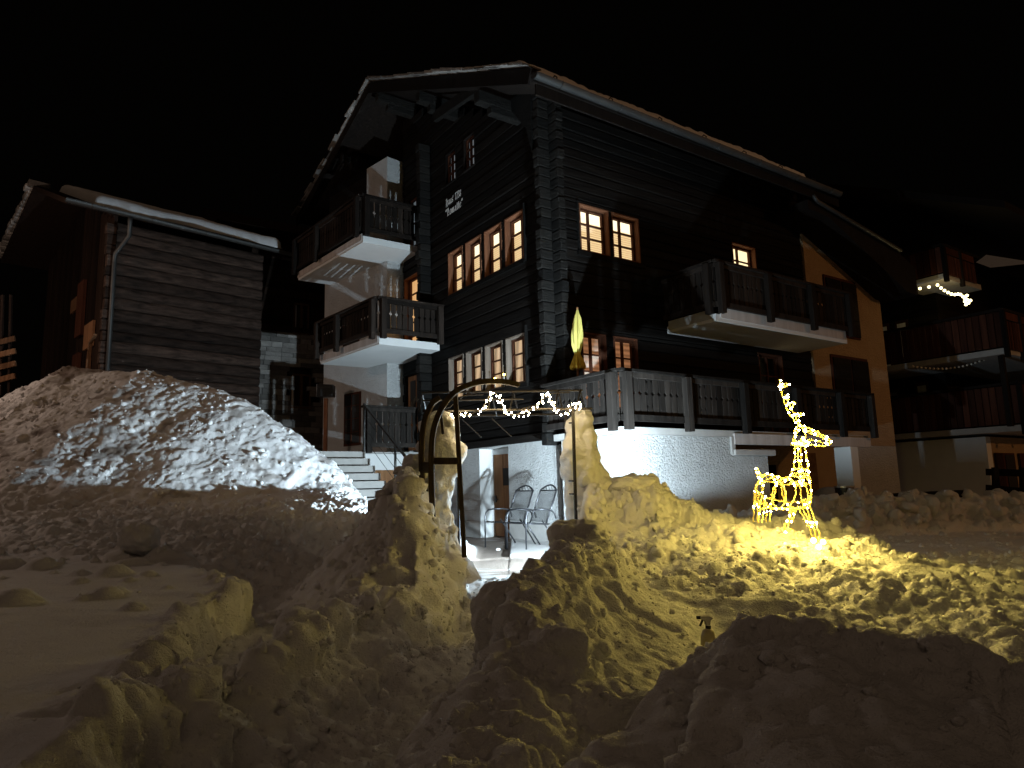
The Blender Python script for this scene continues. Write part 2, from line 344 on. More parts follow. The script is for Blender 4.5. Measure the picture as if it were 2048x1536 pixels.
def height(V, D):
    edge = np.interp(D, [0,2.2,2.6,3.3,3.4,3.75,3.85,5.2,5.5,6.3,7.2,9.5,10.5,11,12,14], [-1.25,-1.3,-1.52,-1.60,-1.70,-1.72,-1.86,-2.0,-2.3,-2.75,-2.5,-1.9,-2.2,-2.6,-3.4,-6])
    field = .44 + .03*fbm(V*.9, D*.9, 0*V, 3) + np.interp(D, [0,3,5,7,9,11,20], [-.05,0,.05,.2,.5,.8,.9])
    floor_l = np.interp(D, [0,2.25,2.8,6,7,8.5,9.5,11,12.5], [.43,.43,.18,.16,.32,.60,.66,.5,.16])
    ew = np.interp(D, [5.6, 7.0], [.045, .7])
    mL = sst(ew, -ew, V - edge - .26*fbm(V*2.6, D*2.6, 0*V+4, 4))
    right = np.interp(D, [0,1,6,8,20], [.0,.05,.08,.16,.16]) + 0*V
    right = np.where(V > 1.9, np.minimum(right, np.interp(D, [6,9,20], [.08,.03,.05])), right)
    mid = floor_l*(1-mL) + field*mL
    mR = sst(-1.1, -.5, V + .35*np.clip(D-9.5, 0, 3)*0)
    h = mid*(1-mR) + right*mR
    h = smax(h, ridge(V, D, WALL_C, 1.6, 1.9, .09) + .09*fbm(V*3.5, D*3.5, 0*V+2, 3), .04)
    rb, zb, sb, tb = pline(V, D, B_CREST); qb = np.maximum(0, rb-.05)
    fb = sst(1.0, 2.2, tb)
    hb = np.where(sb > 0, zb + .10*fb - (.50+.45*fb)*np.minimum(qb, .35) - (.50-.10*fb)*np.maximum(qb-.35, 0), zb + .10*fb - 2.1*qb)
    h = smax(h, hb, .05)
    h = smax(h, np.maximum(ridge(V, D, A_CREST, 1.5, .42, .05), np.where(V > -.1, .20, -9)), .06)
    # left pile at the arch
    r = np.hypot(np.where(V < -.8, (V+.8)*1.0, (V+.8)*2.4), np.where(D < 6.75, (D-6.75)*.72, (D-6.75)*1.1))
    h = smax(h, 1.60 - 1.10*np.sqrt(r*r+.01) + .25*np.exp(-(r/.25)**2), .08)
    # right pile
    q, z, s, t = pline(V, D, G_CREST)
    sl = np.where(D < 7.05, .58, 1.1); sl = np.where(V < .62, 3.2, sl)
    h = smax(h, z - sl*np.maximum(0, q-.06), .06)
    # deer mound
    dl = np.interp(V, [.83,1.03,1.47,1.83,2.1,2.36,4], [5.05,4.6,4.4,4.0,3.7,3.3,2.6]); zl = np.interp(V, [.83,1.03,1.47,1.83,2.1,2.36,4], [.46,.43,.42,.32,.25,.21,.15])
    df = np.interp(V, [1.1,1.72,2.16,2.66,2.96,3.4,3.82,6], [6.8,6.6,6.2,5.8,5.5,5.3,5.1,4.6]); zf = np.interp(V, [1.1,1.72,2.16,2.66,2.96,3.4,3.82,6], [.8,.77,.74,.66,.56,.46,.41,.2])
    tt = np.clip((D-dl)/(df-dl), 0, 1)
    H = zl+(zf-zl)*tt - 1.3*np.maximum(0, D-df) - .62*np.maximum(0, dl-D) - 2.0*np.maximum(0, .8-V)
    h = smax(h, H, .07)
    h = smax(h, ridge(V, D, E_CREST, 1.3, .82, .25), .25)
    h = smax(h, ridge(V, D, BANK, .9, .95, .12), .06)
    h = smax(h, ridge(V, D, [(-1.0,7.3,1.0),(-1.45,8.3,.84),(-1.9,9.4,.80),(-2.3,10.4,.86)], .8, 1.3, .08), .05)
    h = smax(h, ridge(V, D, [(2.45,7.9,.70),(2.25,8.5,.70),(2.0,9.1,.70),(1.5,9.8,.69)], 1.2, 1.2, .06), .03)  # low unseen snow ridge added by the floodlight to shade the bank
    # dug path
    pr, _, _, _ = pline(V, D, PATH)
    pf = np.interp(D, [0,3,6,8,9], [.02,.02,.03,.14,.15])
    h = smin(h, pf + 2.3*np.maximum(0, pr-np.interp(D, [0,3,6,8,9.5], [.30,.28,.30,.5,.8])), .05)
    return h

dd = [.5]
while dd[-1] < 15.5: dd.append(dd[-1] + max(.011, min(.0042*dd[-1], .027)))
dd = np.array(dd + list(np.linspace(15.7, 40, 40)))
vc = list(np.arange(-2.6, 2.6, .0145)); st = .0145; x = vc[-1]; ext = []
while x < 18: st = min(st*1.022, .05 if x < 9 else .5); x += st; ext.append(x)
x = vc[0]; st = .0145; exl = []
while x > -20: st = min(st*1.022, .027 if x > -9 else .5); x -= st; exl.append(x)
vv = np.array(exl[::-1] + vc + ext)
V, D = np.meshgrid(vv, dd)
Hh = height(V, D)
gd, gv = np.gradient(Hh, dd, vv)
nl = np.sqrt(gd**2+gv**2+1); nv, nd, nz = -gv/nl, -gd/nl, 1/nl
# roughness masks
eC = pline(V, D, E_CREST); front = sst(0, .4, E_CREST[0][2]*0 + Hh-1.0)
mE = sst(.9, 1.25, Hh) * (D > 8.3) * (V < -2.0)
mChurn = sst(6.0, 7.2, D + .5*fbm(V, D, V*0+9, 2)) * sst(11.5, 10.5, D) * (1-mE) * sst(-.5, -1.0, V) * sst(-7.5, -4.5, V + .9*(D-8))
eG = np.interp(D, [0,2.2,2.6,3.3,3.4,3.75,3.85,5.2,5.5,6.3,7.2,20], [-1.25,-1.3,-1.52,-1.60,-1.70,-1.72,-1.86,-2.0,-2.3,-2.75,-2.5,-2.5])
mField = sst(.0, -.12, V - eG) * (1-mE) * (1-mChurn)
prr = pline(V, D, PATH)[0]
mWallC = sst(.75, .3, pline(V, D, WALL_C)[0]) * (1-mField)
mBank = sst(.12, .4, Hh) * (D > 8.6) * sst(2.3, 2.8, V)
mDeer = sst(.5, .8, V) * (D > 3.3) * (D < 8.4) * (1-mBank)
bB = pline(V, D, B_CREST); mB = sst(1.3, .9, np.where(bB[2] > 0, bB[0], bB[0]*2)) * (D < 5.6)
aA = pline(V, D, A_CREST); mA = sst(1.2, .8, aA[0]) * (D < 2.9)
mPile = sst(1.6, 1.1, np.hypot(V+.9, D-6.6))
road = sst(.14, .10, Hh) * (V > 1.5) * (D > 7)
patio = sst(.22, .18, Hh) * (D > 8) * (V < 2.2) * (V > -2.5)
X3, Y3, Z3 = V, D, Hh
w0 = 1.4*fbm(V*1.7, D*1.7, Hh*1.7+9, 3)
disp = .018*fbm(V*5, D*5, Hh*5, 3)
disp += mField*(-.006 + .030*fbm(V*1.3, D*4, 0*V, 4))
nearE = sst(.30, .05, np.abs(V-np.interp(D, [0,2.6,3.3,3.4,3.75,3.85,5.2,5.5,6.3,7.2], [-1.25,-1.52,-1.60,-1.70,-1.72,-1.86,-2.0,-2.3,-2.75,-2.5])))*(D < 7.2)*(D > 2.5)
disp += nearE*(.07*lumps(V*5+w0, D*5, Hh*5) + .05*lumps(V*12, D*12, Hh*12) + .08*fbm(V*4, D*4, Hh*4, 4))
for k in range(170):       # wind-rounded knobs on the untouched field
    cv, cd, rr_ = rng.uniform(-6.5, -1.9), 3.6+4.6*rng.random()**.7, .025+.075*rng.random()**2
    if cv > -1.95 - .12*rng.random(): continue
    qq = ((V-cv)/(rr_*1.6))**2 + ((D-cd)/rr_)**2
    disp += mField*rr_*1.05*np.exp(-qq**1.7)
disp += mE*(.16*fbm(V*1.1, D*1.1, Hh*1.1, 3) + .030*lumps(V*8+w0*2, D*8, Hh*8) + .032*lumps(V*17+w0*3, D*17, Hh*17) + .07*fbm(V*5+Hh*4, D*7, Hh*9, 4) + .022*fbm(V*24, D*24, Hh*24, 2))
disp += mChurn*(.10*lumps(V*3.2+w0, D*3.2, Hh*3.2) + .10*lumps(V*8+w0*2, D*8, Hh*8) + .065*lumps(V*17+w0*2, D*17, Hh*17) + .10*fbm(V*6, D*6, Hh*6, 4))
w1 = .9*fbm(V*2.2, D*2.2, Hh*2.2+5, 3)
disp += mWallC*(.30*w1 + .16*lumps(V*3.6+w1*2, D*3.6, Hh*3.6) + .05*lumps(V*10+w1*3, D*10, Hh*10) + .05*fbm(V*11, D*11, Hh*11, 4) + .022*lumps(V*26, D*26, Hh*26))
sr = np.clip(bB[0], 0, 2); ts = bB[3]
stripe = fbm(ts*12 + 4*fbm(V*2, D*2, Hh, 3), sr*2.6, 0*V, 4)
disp += mB*np.where(bB[2] > 0, sst(.12, .3, sr)*(.055*stripe + .05*fbm(V*6+w1, D*6, Hh*6, 4)), 0) + mB*sst(.5, .1, sr)*(.12*lumps(V*3.4+w1*2, D*3.4, Hh*3.4) + .055*lumps(V*10+w1*2, D*10, Hh*10) + .05*fbm(V*10, D*10, Hh*10, 4) + .02*lumps(V*27, D*27, Hh*27))
disp += mA*(.15*w1 + .08*lumps(V*1.9+w1*1.5, D*1.9, Hh*1.9) + (.03*lumps(V*9+w1*3, D*9, Hh*9) + .022*lumps(V*24+w1*3, D*24, Hh*24))*sst(.32,.0,aA[0]) + .05*fbm(V*4, D*4, Hh*4, 4) + .012*fbm(V*22, D*22, Hh*22, 3))
disp += mPile*(.11*fbm(V*1.8, D*1.8, Hh*1.6, 4) + .015*lumps(V*6+w1, D*6, Hh*6) + .03*fbm(V*9, D*9, Hh*3, 3))
lipz = np.interp(V, [.83,1.03,1.47,1.83,2.1,2.36,4], [5.05,4.6,4.4,4.0,3.7,3.3,2.6])
top = sst(-.05, .25, D-lipz)
disp += mDeer*top*(.09*lumps(V*2.6+w1*2, D*2.6, Hh*2.6) + .045*lumps(V*8+w1*3, D*9, Hh*8) + .03*lumps(V*20+w1*2, D*20, Hh*20) + .11*fbm(V*4+D*2, D*9, 0*V, 5) + .03*fbm(V*16, D*22, 0*V, 3))
disp += mDeer*(1-top)*.05*fbm(V*2, Hh*16, D*1.0, 3)
disp += mBank*(.26*lumps(V*3.6+w0, D*3.6, Hh*3.6) + .20*lumps(V*7+w0, D*7, Hh*7) + .07*fbm(V*6, D*6, Hh*6, 3))
rough_path = sst(.5, .2, prr)*(D < 8)
disp += rough_path*(.05*lumps(V*11, D*11, Hh*11) + .03*fbm(V*9, D*9, 0*V, 3))
trench = (1-mField)*(1-mWallC)*sst(-.6, -1.0, V)*(D < 7)
disp += trench*(.05*lumps(V*9, D*9, Hh*9))
crumb = (1-mField)*(D < 9.5)*(1-.5*mPile)
disp += crumb*(.020*fbm(V*17, D*17, Hh*17, 3) + .016*lumps(V*15+w1*2, D*15, Hh*15))
bil = np.abs(fbm(V*5+w1, D*5, Hh*5, 3))*2 - .3
disp += (mWallC*.10 + mPile*.02 + mDeer*top*.07 + mB*sst(.5,.1,sr)*.06 + mChurn*.06)*bil
disp *= (1-.85*road)*(1-.95*patio)
Vn, Dn, Zn = V+nv*disp, D+nd*disp, Hh+nz*disp
dirt = mE*np.clip(.85*sst(.13, .24, fbm(V*1.0, D*1.0, Hh*1.6, 4) + .13*sst(-4.6, -9.0, V)*sst(2.0, 3.4, Hh)) + .6*sst(.13, .23, fbm(V*4.2, D*4.2, Hh*7, 4) + .06*sst(-4, -8, V)), 0, .92)
dirt = np.maximum(dirt, .15*mChurn*sst(.08, .2, fbm(V*2, D*2, Hh, 3)))
dirt = np.maximum(dirt, .35*road); dirt = np.maximum(dirt, mBank*.35)
dirt = np.maximum(dirt, patio*.88*sst(-.16, .10, fbm(V*2.0, D*5, 0*V, 4) + .22*sst(8.5, 9.4, D)))
nr, ncn = V.shape
px = CAM.x + Vn*HR.x + Dn*HD.x; py = CAM.y + Vn*HR.y + Dn*HD.y
co = np.stack([px, py, Zn], -1).reshape(-1, 3).astype(np.float32)
idx = np.arange(nr*ncn).reshape(nr, ncn)
quads = np.stack([idx[:-1,:-1], idx[:-1,1:], idx[1:,1:], idx[1:,:-1]], -1).reshape(-1, 4)
def np_mesh(name, co, quads):
    me = bpy.data.meshes.new(name); n = len(quads)
    me.vertices.add(len(co)); me.vertices.foreach_set('co', co.ravel())
    me.loops.add(n*4); me.loops.foreach_set('vertex_index', quads.ravel().astype(np.int32))
    me.polygons.add(n); me.polygons.foreach_set('loop_start', np.arange(0, n*4, 4, dtype=np.int32))
    me.update(calc_edges=True); me.validate(); me.shade_smooth(); return me
me = np_mesh('snow_ground', co, quads)
at = me.attributes.new('dirt', 'FLOAT', 'POINT'); at.data.foreach_set('value', dirt.ravel().astype(np.float32))
me.materials.append(M['snow'])
ground = bpy.data.objects.new('snow_ground', me); COL.objects.link(ground); tag(ground, 'shovelled and churned snow with a dug path', None, None, 'structure')
far = MB(); far.add([(-300,-300,-.4),(300,-300,-.4),(300,300,-.4),(-300,300,-.4)], [(0,1,2,3)])
tag(far.build('ground', M['snow_roof']), 'snowy ground beyond the houses', None, None, 'structure')

# loose crumbs and broken chunks lying on the shovelled snow
wgt = (mWallC*1.0 + mB*.7*sst(.5, .1, sr) + mB*.25 + mChurn*1.0 + mE*.28 + mBank*1.3 + mDeer*top*1.0 + mA*.5*sst(.4, .05, aA[0]) + rough_path*1.0 + trench*.5 + mPile*.12 + road*.04 + mField*.01)
area = np.gradient(dd)[:,None]*np.gradient(vv)[None,:]*nl
wgt = wgt*area*np.where(D < 5.5, 2.6, 1.0)*(D > .9)*(D < 13.5)*(1-patio)*(np.abs(V) < .9*D+1.2); wgt = wgt.ravel()/wgt.sum()
NC = 15000
pick = rng.choice(wgt.size, NC, p=wgt)
base_p = co[pick].astype(float); pD = D.ravel()[pick]; pBk = (mBank.ravel()[pick] > .5)
rmin = np.where(pD < 5.5, .0055, .012); rmax = np.where(pBk, .12, np.where(pD < 5.5, .030, .052))
rr0 = np.minimum(rmin*(1-rng.random(NC))**-.55, rmax)
ph = (1+5**.5)/2
icv = np.array([(-1,ph,0),(1,ph,0),(-1,-ph,0),(1,-ph,0),(0,-1,ph),(0,1,ph),(0,-1,-ph),(0,1,-ph),(ph,0,-1),(ph,0,1),(-ph,0,-1),(-ph,0,1)])/math.sqrt(1+ph*ph)
icf = np.array([(0,11,5),(0,5,1),(0,1,7),(0,7,10),(0,10,11),(1,5,9),(5,11,4),(11,10,2),(10,7,6),(7,1,8),(3,9,4),(3,4,2),(3,2,6),(3,6,8),(3,8,9),(4,9,5),(2,4,11),(6,2,10),(8,6,7),(9,8,1)])
cv_ = icv[None]*(1+.75*(rng.random((NC, 12, 1))-.5))*(1+.8*(rng.random((NC, 1, 3))-.5))*rr0[:,None,None] + base_p[:,None,:] + np.array([0, 0, -.05])*rr0[:,None,None]
cf_ = (icf[None] + 12*np.arange(NC)[:,None,None]).reshape(-1, 3)
cm = bpy.data.meshes.new('snow_crumbs'); cm.vertices.add(NC*12); cm.vertices.foreach_set('co', cv_.astype(np.float32).ravel())
cm.loops.add(len(cf_)*3); cm.loops.foreach_set('vertex_index', cf_.ravel().astype(np.int32))
cm.polygons.add(len(cf_)); cm.polygons.foreach_set('loop_start', np.arange(0, len(cf_)*3, 3, dtype=np.int32)); cm.update(calc_edges=True); cm.validate()
cdirt = cm.attributes.new('dirt', 'FLOAT', 'POINT'); cdirt.data.foreach_set('value', np.repeat(dirt.ravel()[pick]*.8, 12).astype(np.float32))
cm.shade_smooth(); cm.materials.append(M['snow']); cro = bpy.data.objects.new('snow_crumbs', cm); COL.objects.link(cro)
tag(cro, 'loose crumbs and broken chunks of shovelled snow', None, None, 'stuff')

# tall snow columns packed round the arch
def snow_column(name, label, d, levels, depth, seed):
    zs = np.linspace(levels[-1][0], levels[0][0], 130); ns = 110
    lv = levels[::-1]; zz = [l[0] for l in lv]
    c = np.interp(zs, zz, [(l[1]+l[2])/2 for l in lv]); hw = .93*np.interp(zs, zz, [(l[2]-l[1])/2 for l in lv])
    th = np.linspace(0, 2*np.pi, ns, endpoint=False); TH, ZZ = np.meshgrid(th, zs)
    cc = np.repeat(c[:,None], ns, 1); hh = np.repeat(hw[:,None], ns, 1)
    sq = (np.abs(np.cos(TH))**3.2 + np.abs(np.sin(TH))**3.2)**(-1/3.2)
    a = hh*sq*np.cos(TH); b = np.maximum(hh*.9, depth)*sq*np.sin(TH)
    wq = 1.2*fbm((cc+a)*2+seed, (d+b)*2, ZZ*2, 3)
    n = .17*fbm((cc+a)*2.6+seed, (d+b)*2.6, ZZ*2.2, 4) + .10*lumps((cc+a)*2.6+seed+wq, (d+b)*2.6, ZZ*3.0) + .03*lumps((cc+a)*8+wq, (d+b)*8, ZZ*8) + .05*fbm((cc+a)*14, (d+b)*14, ZZ*14, 3) + .09*(np.abs(fbm((cc+a)*4+seed+wq, (d+b)*4, ZZ*4, 3))*2-.3)
    cap = np.sqrt(np.clip((levels[0][0]-ZZ)/.10, 0, 1))
    f = (1 + n/np.maximum(hh, .12)*.8)*(.25+.75*cap)
    vx = cc+a*f; dx = d+b*f; zx = ZZ + .10*fbm(vx*4+seed, dx*4, ZZ*2, 2)
    P = np.stack([CAM.x+vx*HR.x+dx*HD.x, CAM.y+vx*HR.y+dx*HD.y, zx], -1).reshape(-1, 3)
    R, S = vx.shape; I = np.arange(R*S).reshape(R, S); I2 = np.roll(I, -1, 1)
    q = np.stack([I[:-1], I2[:-1], I2[1:], I[1:]], -1).reshape(-1, 4)
    topc = np.array([[P[-S:,0].mean(), P[-S:,1].mean(), P[-S:,2].mean()+.03]]); P = np.vstack([P, topc]).astype(np.float32)
    cap_q = np.array([[I[-1,i], I[-1,(i+1) % S], R*S, R*S] for i in range(S)])
    mb = MB(); mb.v = [tuple(p) for p in P]; mb.f = [tuple(x) for x in q] + [tuple(x[:3]) for x in cap_q]
    ob = mb.build(name, M['snow'], None, smooth=True); tag(ob, label, 'snow heap', 'snow columns at the garden arch'); return ob
def lv(d, rows): 
    out = []
    for (y, xl, xr) in rows:
        a, b = at_d(xl, y, d)-CAM, at_d(xr, y, d)-CAM; out.append((CAM.z + (a.z+b.z)/2, a.dot(HR), b.dot(HR)))
    return out
snow_column('snow_column', 'blocky snow column behind the upright sled on the left side of the arch', 6.8,
    lv(6.8, [(822,862,905),(845,842,912),(900,840,926),(948,846,926),(958,850,912),(1000,852,908),(1050,852,912),(1090,845,930),(1160,810,965)]), .2, 1.0)
snow_column('snow_column', 'tapering snow column against the right leg of the arch', 7.15,
    lv(7.15, [(822,1140,1182),(850,1134,1186),(880,1132,1188),(920,1130,1196),(950,1130,1208),(985,1130,1224),(1040,1126,1262),(1100,1110,1300)]), .2, 6.0)

def boulder(c, r, sc, seed, label):
    th = np.linspace(0, 2*np.pi, 72, endpoint=False); ph = np.linspace(.02, np.pi-.02, 44); TH, PH = np.meshgrid(th, ph)
    x, y, z = np.sin(PH)*np.cos(TH), np.sin(PH)*np.sin(TH), np.cos(PH)
    k = (np.abs(x)**3+np.abs(y)**3+np.abs(z)**3)**(-1/3)
    n = k*(1 + .45*fbm(x*1.6+seed, y*1.6, z*1.6, 3) + .22*lumps(x*2.6+seed, y*2.6, z*2.6) + .07*lumps(x*7, y*7, z*7))
    P = np.stack([x*n*r*sc[0], y*n*r*sc[1], z*n*r*sc[2]], -1)
    W_ = np.stack([c.x+P[...,0]*HR.x+P[...,1]*HD.x, c.y+P[...,0]*HR.y+P[...,1]*HD.y, c.z+P[...,2]], -1).reshape(-1, 3)
    R, S = x.shape; I = np.arange(R*S).reshape(R, S); I2 = np.roll(I, -1, 1)
    mb = MB(); mb.v = [tuple(p) for p in W_]; mb.f = [tuple(t) for t in np.stack([I[:-1], I[1:], I2[1:], I2[:-1]], -1).reshape(-1, 4)]
    mb.f += [tuple(I[0]), tuple(I[-1][::-1])]
    return tag(mb.build('snow_boulder', M['snow'], None, smooth=True), label, 'snow block', 'big blocks of shovelled snow')
boulder(at_d(1158, 1090, 4.9), .20, (1.0, .85, .85), 3.0, 'large rugged snow block on top of the central ridge')
boulder(at_d(1012, 1240, 3.35), .17, (.85, .8, .95), 11.0, 'rounded snow block on the near left end of the central ridge')
boulder(at_d(1118, 1325, 2.75), .12, (1, .9, 1.05), 17.0, 'curled snow lump at the near end of the central ridge')
boulder(at_d(1268, 975, 7.1), .21, (1.2, .8, .55), 23.0, 'broad snow lump with a ragged top in front of the white plaster wall')
boulder(at_d(280, 1075, 6.6), .15, (1.0, .9, .9), 29.0, 'lone snow block on the open snow field')
boulder(at_d(1878, 1290, 2.1), .045, (1.35, .9, .7), 31.0, 'small snow roll lying on the foreground ridge')
boulder(at_d(1790, 1170, 4.9), .10, (1.3, .9, .8), 37.0, 'snow block half sunk in the lit slope right of the deer')
boulder(at_d(832, 945, 6.7), .15, (.9, .9, 1.1), 41.0, 'icy snow ball on the heap left of the sled')

# ================================================================== the timber house
house = thing('timber_house', 'tall dark timber chalet with lit windows, white plaster base and ochre stucco end', 'house', (0, 0, .1))
def V3(*a): return Vector(a)
BEAM_CACHE = {}
def beam_piece(parent, axis, plane, a0, a1, z0, z1, out, depth, material, name='beam', jit=.012):
    """one squared log; front face towards `out` (-1/+1 on the other axis), chamfered so that the joints stand back"""
    h = z1 - z0; c = min(.022, h*.2); j = random.uniform(-jit, jit)
    f = out*j; prof = [(f, c), (f, h-c), (f - out*c*1.1, h), (-out*depth, h), (-out*depth, 0), (f - out*c*1.1, 0)]
    nseg = max(1, int((a1-a0)/.5)); mb = MB(); P = []
    sag = [random.uniform(-.006, .006) for _ in range(nseg+1)]
    for i in range(nseg+1):
        a = a0 + (a1-a0)*i/nseg
        for (u, w) in prof:
            uu = u + (sag[i] if u == f else 0); ww = w + (sag[i]*.8 if 0 < w < h else 0)
            P.append((plane+uu, a, z0+ww) if axis == 'y' else (a, plane+uu, z0+ww))
    n = len(prof); F = []
    for i in range(nseg):
        for k in range(n): F.append((i*n+k, i*n+(k+1) % n, (i+1)*n+(k+1) % n, (i+1)*n+k))
    F += [tuple(range(n))[::-1], tuple(nseg*n+k for k in range(n))]
    mb.add(P, F); return mb.build(name, material, parent)
def subtract(iv, cuts):
    out = [iv]
    for c in cuts:
        nx = []
        for a, b in out:
            if c[1] <= a or c[0] >= b: nx.append((a, b)); continue
            if c[0] > a: nx.append((a, c[0]))
            if c[1] < b: nx.append((c[1], b))
        out = nx
    return [s for s in out if s[1]-s[0] > .03]
def log_wall(parent, axis, plane, a0, a1, z0, z1, out, openings, material, h=.20, depth=.16, top=None, name='beam'):
    zs = [z0]
    brk = sorted(set([o[2] for o in openings] + [o[3] for o in openings] + [z1]))
    for b in brk:
        if b <= zs[-1] + .02 or b > z1 + .001: continue
        n = max(1, round((b - zs[-1])/h)); s = zs[-1]
        w = [random.uniform(.85, 1.15) for _ in range(n)]; t = sum(w); acc = 0
        for q in w: acc += q; zs.append(s + (b-s)*acc/t)
    for i in range(len(zs)-1):
        za, zb = zs[i], zs[i+1]; lim = (a0, a1) if top is None else top(za, zb, a0, a1)
        if lim is None: continue
        cuts = [(o[0], o[1]) for o in openings if o[2] < zb-.01 and o[3] > za+.01]
        for s in subtract(lim, cuts): beam_piece(parent, axis, plane, s[0], s[1], za+.002, zb-.002, out, depth, material, name)

def window(parent, axis, plane, a0, a1, z0, z1, out, cols, rows, lit, casing='frame_wood', depth=.12, case=True, name='window', topm=None, split=.5):
    """window in a wall opening: reveal box, sash with bars, panes, and what is behind them"""
    def T(a, o, z): return V3(plane + out*o, a, z) if axis == 'y' else V3(a, plane + out*o, z)
    def bx(mb, a, b, o0, o1, zz0, zz1): return mb.box(T(a, o0, zz0), T(b, o1, zz1))
    mb = MB(); t = .025
    bx(mb, a0, a0+t, -depth-.12, .01, z0, z1); bx(mb, a1-t, a1, -depth-.12, .01, z0, z1)
    bx(mb, a0+t, a1-t, -depth-.12, .01, z1-t, z1); bx(mb, a0+t, a1-t, -depth-.12, .03, z0, z0+t)
    fr = mb.build(name, M[casing], parent)
    s = MB(); e = .042; A0, A1, Z0, Z1 = a0+t, a1-t, z0+t, z1-t
    bx(s, A0, A0+e, -depth-.05, -depth, Z0, Z1); bx(s, A1-e, A1, -depth-.05, -depth, Z0, Z1)
    bx(s, A0+e, A1-e, -depth-.05, -depth, Z0, Z0+e); bx(s, A0+e, A1-e, -depth-.05, -depth, Z1-e, Z1)
    g0, g1, h0, h1 = A0+e, A1-e, Z0+e, Z1-e; b = .013
    for i in range(1, cols):
        c = g0+(g1-g0)*(split if cols == 2 else i/cols); bx(s, c-b*1.6, c+b*1.6, -depth-.045, -depth+.006, h0, h1)
    for j in range(1, rows):
        z = h0+(h1-h0)*j/rows; bx(s, g0, g1, -depth-.04, -depth+.002, z-b, z+b)
    s.build('sash', M['sash_wood'], fr)
    g = MB(); bx(g, g0, g1, -depth-.03, -depth-.026, h0, h1); g.build('pane', M['glass'], fr)
    if lit:
        zt = h1 - (h1-h0)*.24 if topm else h1+.02
        c = MB(); bx(c, A0+.005, A1-.005, -depth-.10, -depth-.09, h0-.02, zt); c.build('blind' if 'blind' in lit else 'curtain', M[lit], fr)
        if topm:
            c = MB(); bx(c, A0+.005, A1-.005, -depth-.115, -depth-.105, zt, h1+.02); c.build('lamp_glow', M[topm], fr)
    return fr

# ---- gable wall (x = 0) and eaves wall (y = 0)
G_up = [(.87-.71+.78*k, .87+.78*k) for k in range(4)]     # right edge at y = .16 + ...
G_up = [(.86+.785*k, .86+.785*k+.66) for k in range(4)]
G_lo = [(.93+.775*k, .93+.775*k+.66) for k in range(4)]
G_at = [(2.61, 3.10), (3.45, 3.95)]
opG = [(a, b, 5.52, 6.54) for a, b in G_up] + [(a, b, 3.12, 4.08) for a, b in G_lo] + [(a, b, 8.20, 9.0) for a, b in G_at]
opG += [(5.15, 6.15, 2.1, 4.0), (5.12, 6.20, 4.58, 6.55), (5.20, 5.95, 7.25, 8.62)]
def gable_top(za, zb, a0, a1):
    zr = lambda y: 8.25 + .5*y if y < 5.9 else 11.2 - .29*(y-5.9)
    lo = a0
    if zb > 8.25: lo = max(a0, (zb-8.25)/.5)
    return None if lo >= a1-.1 else (lo, a1)
log_wall(house, 'y', 0, .16, 6.28, 2.13, 11.0, -1, opG, M['beam_y'], top=gable_top)
E_up = [(.69, 1.44), (1.52, 2.26)]
E_lo = [(.62, 1.22), (1.42, 2.04)]
opE = [(a, b, 5.54, 6.49) for a, b in E_up] + [(a, b, 2.55, 3.97) for a, b in E_lo] + [(5.21, 6.06, 5.55, 6.56), (5.85, 6.75, 2.2, 4.05)]
log_wall(house, 'x', 0, .16, 7.95, 2.13, 8.35, -1, opE, M['beam_x'])
# interlocked log ends at the corner and at the cross wall
def log_ends(y0, y1, x0, x1, z0, z1):
    z = z0
    while z < z1:
        h = random.uniform(.17, .23); j = random.uniform(-.03, .03)
        mb = MB(); mb.box((x0 + (j if x0 < -.1 else 0), y0 + (j if y0 < -.1 else 0), z+.008), (x1, y1, min(z+h, z1)-.004))
        mb.build('log_end', M['beam_end'], house, bevel=.018); z += h
log_ends(-.002, .155, -.24, .155, 1.86, 8.6)
log_ends(-.26, -.004, .0, .158, 1.95, 8.4)
log_ends(4.72, 4.92, -.30, .0, 2.1, 9.6)
# flared corner bracket below the purlin
mb = MB(); mb.prism([(-.26, .16, 8.7), (-.26, .16, 7.3), (-.26, .34, 7.9), (-.26, 1.0, 8.75)], (.2, 0, 0)); mb.build('bracket', M['beam_end'], house)
# dark core behind the logs
mb = MB(); mb.box((.45, .45, 0), (11.2, 9.0, 8.0)); mb.build('core', M['dark_inside'], house)
for (a, b) in G_up: window(house, 'y', 0, a, b, 5.52, 6.54, -1, 2, 3, 'blind_lit', topm='blind_top', split=.32)
for k, (a, b) in enumerate(G_lo): window(house, 'y', 0, a, b, 3.12, 4.08, -1, 2, 3, 'curtain_lit', casing='frame_wood_grey', split=.32)
for (a, b) in G_at: window(house, 'y', 0, a, b, 8.20, 9.0, -1, 2, 3, 'attic_added_glow', casing='dark_wood', depth=.05, split=.55)
for (a, b) in E_up: window(house, 'x', 0, a, b, 5.54, 6.49, -1, 2, 3, 'blind_lit', topm='blind_top', split=.42)
for (a, b) in E_lo: window(house, 'x', 0, a, b, 2.55, 3.97, -1, 2, 4, 'curtain_dim', casing='sash_wood', depth=.10)
window(house, 'x', 0, 5.21, 6.06, 5.55, 6.56, -1, 2, 3, 'room_bright', split=.38)
window(house, 'x', 0, 5.85, 6.75, 2.2, 4.05, -1, 2, 4, None, casing='sash_wood', depth=.10)
mb = MB(); mb.box((6.33, .17, 2.3), (6.40, .18, 3.95)); mb.box((5.95, .19, 3.0), (6.15, .20, 3.25)); mb.build('curtain', M['room_bright'], house)
window(house, 'y', 0, 5.12, 6.20, 4.58, 6.55, -1, 2, 5, 'curtain_orange', depth=.12, split=.40)
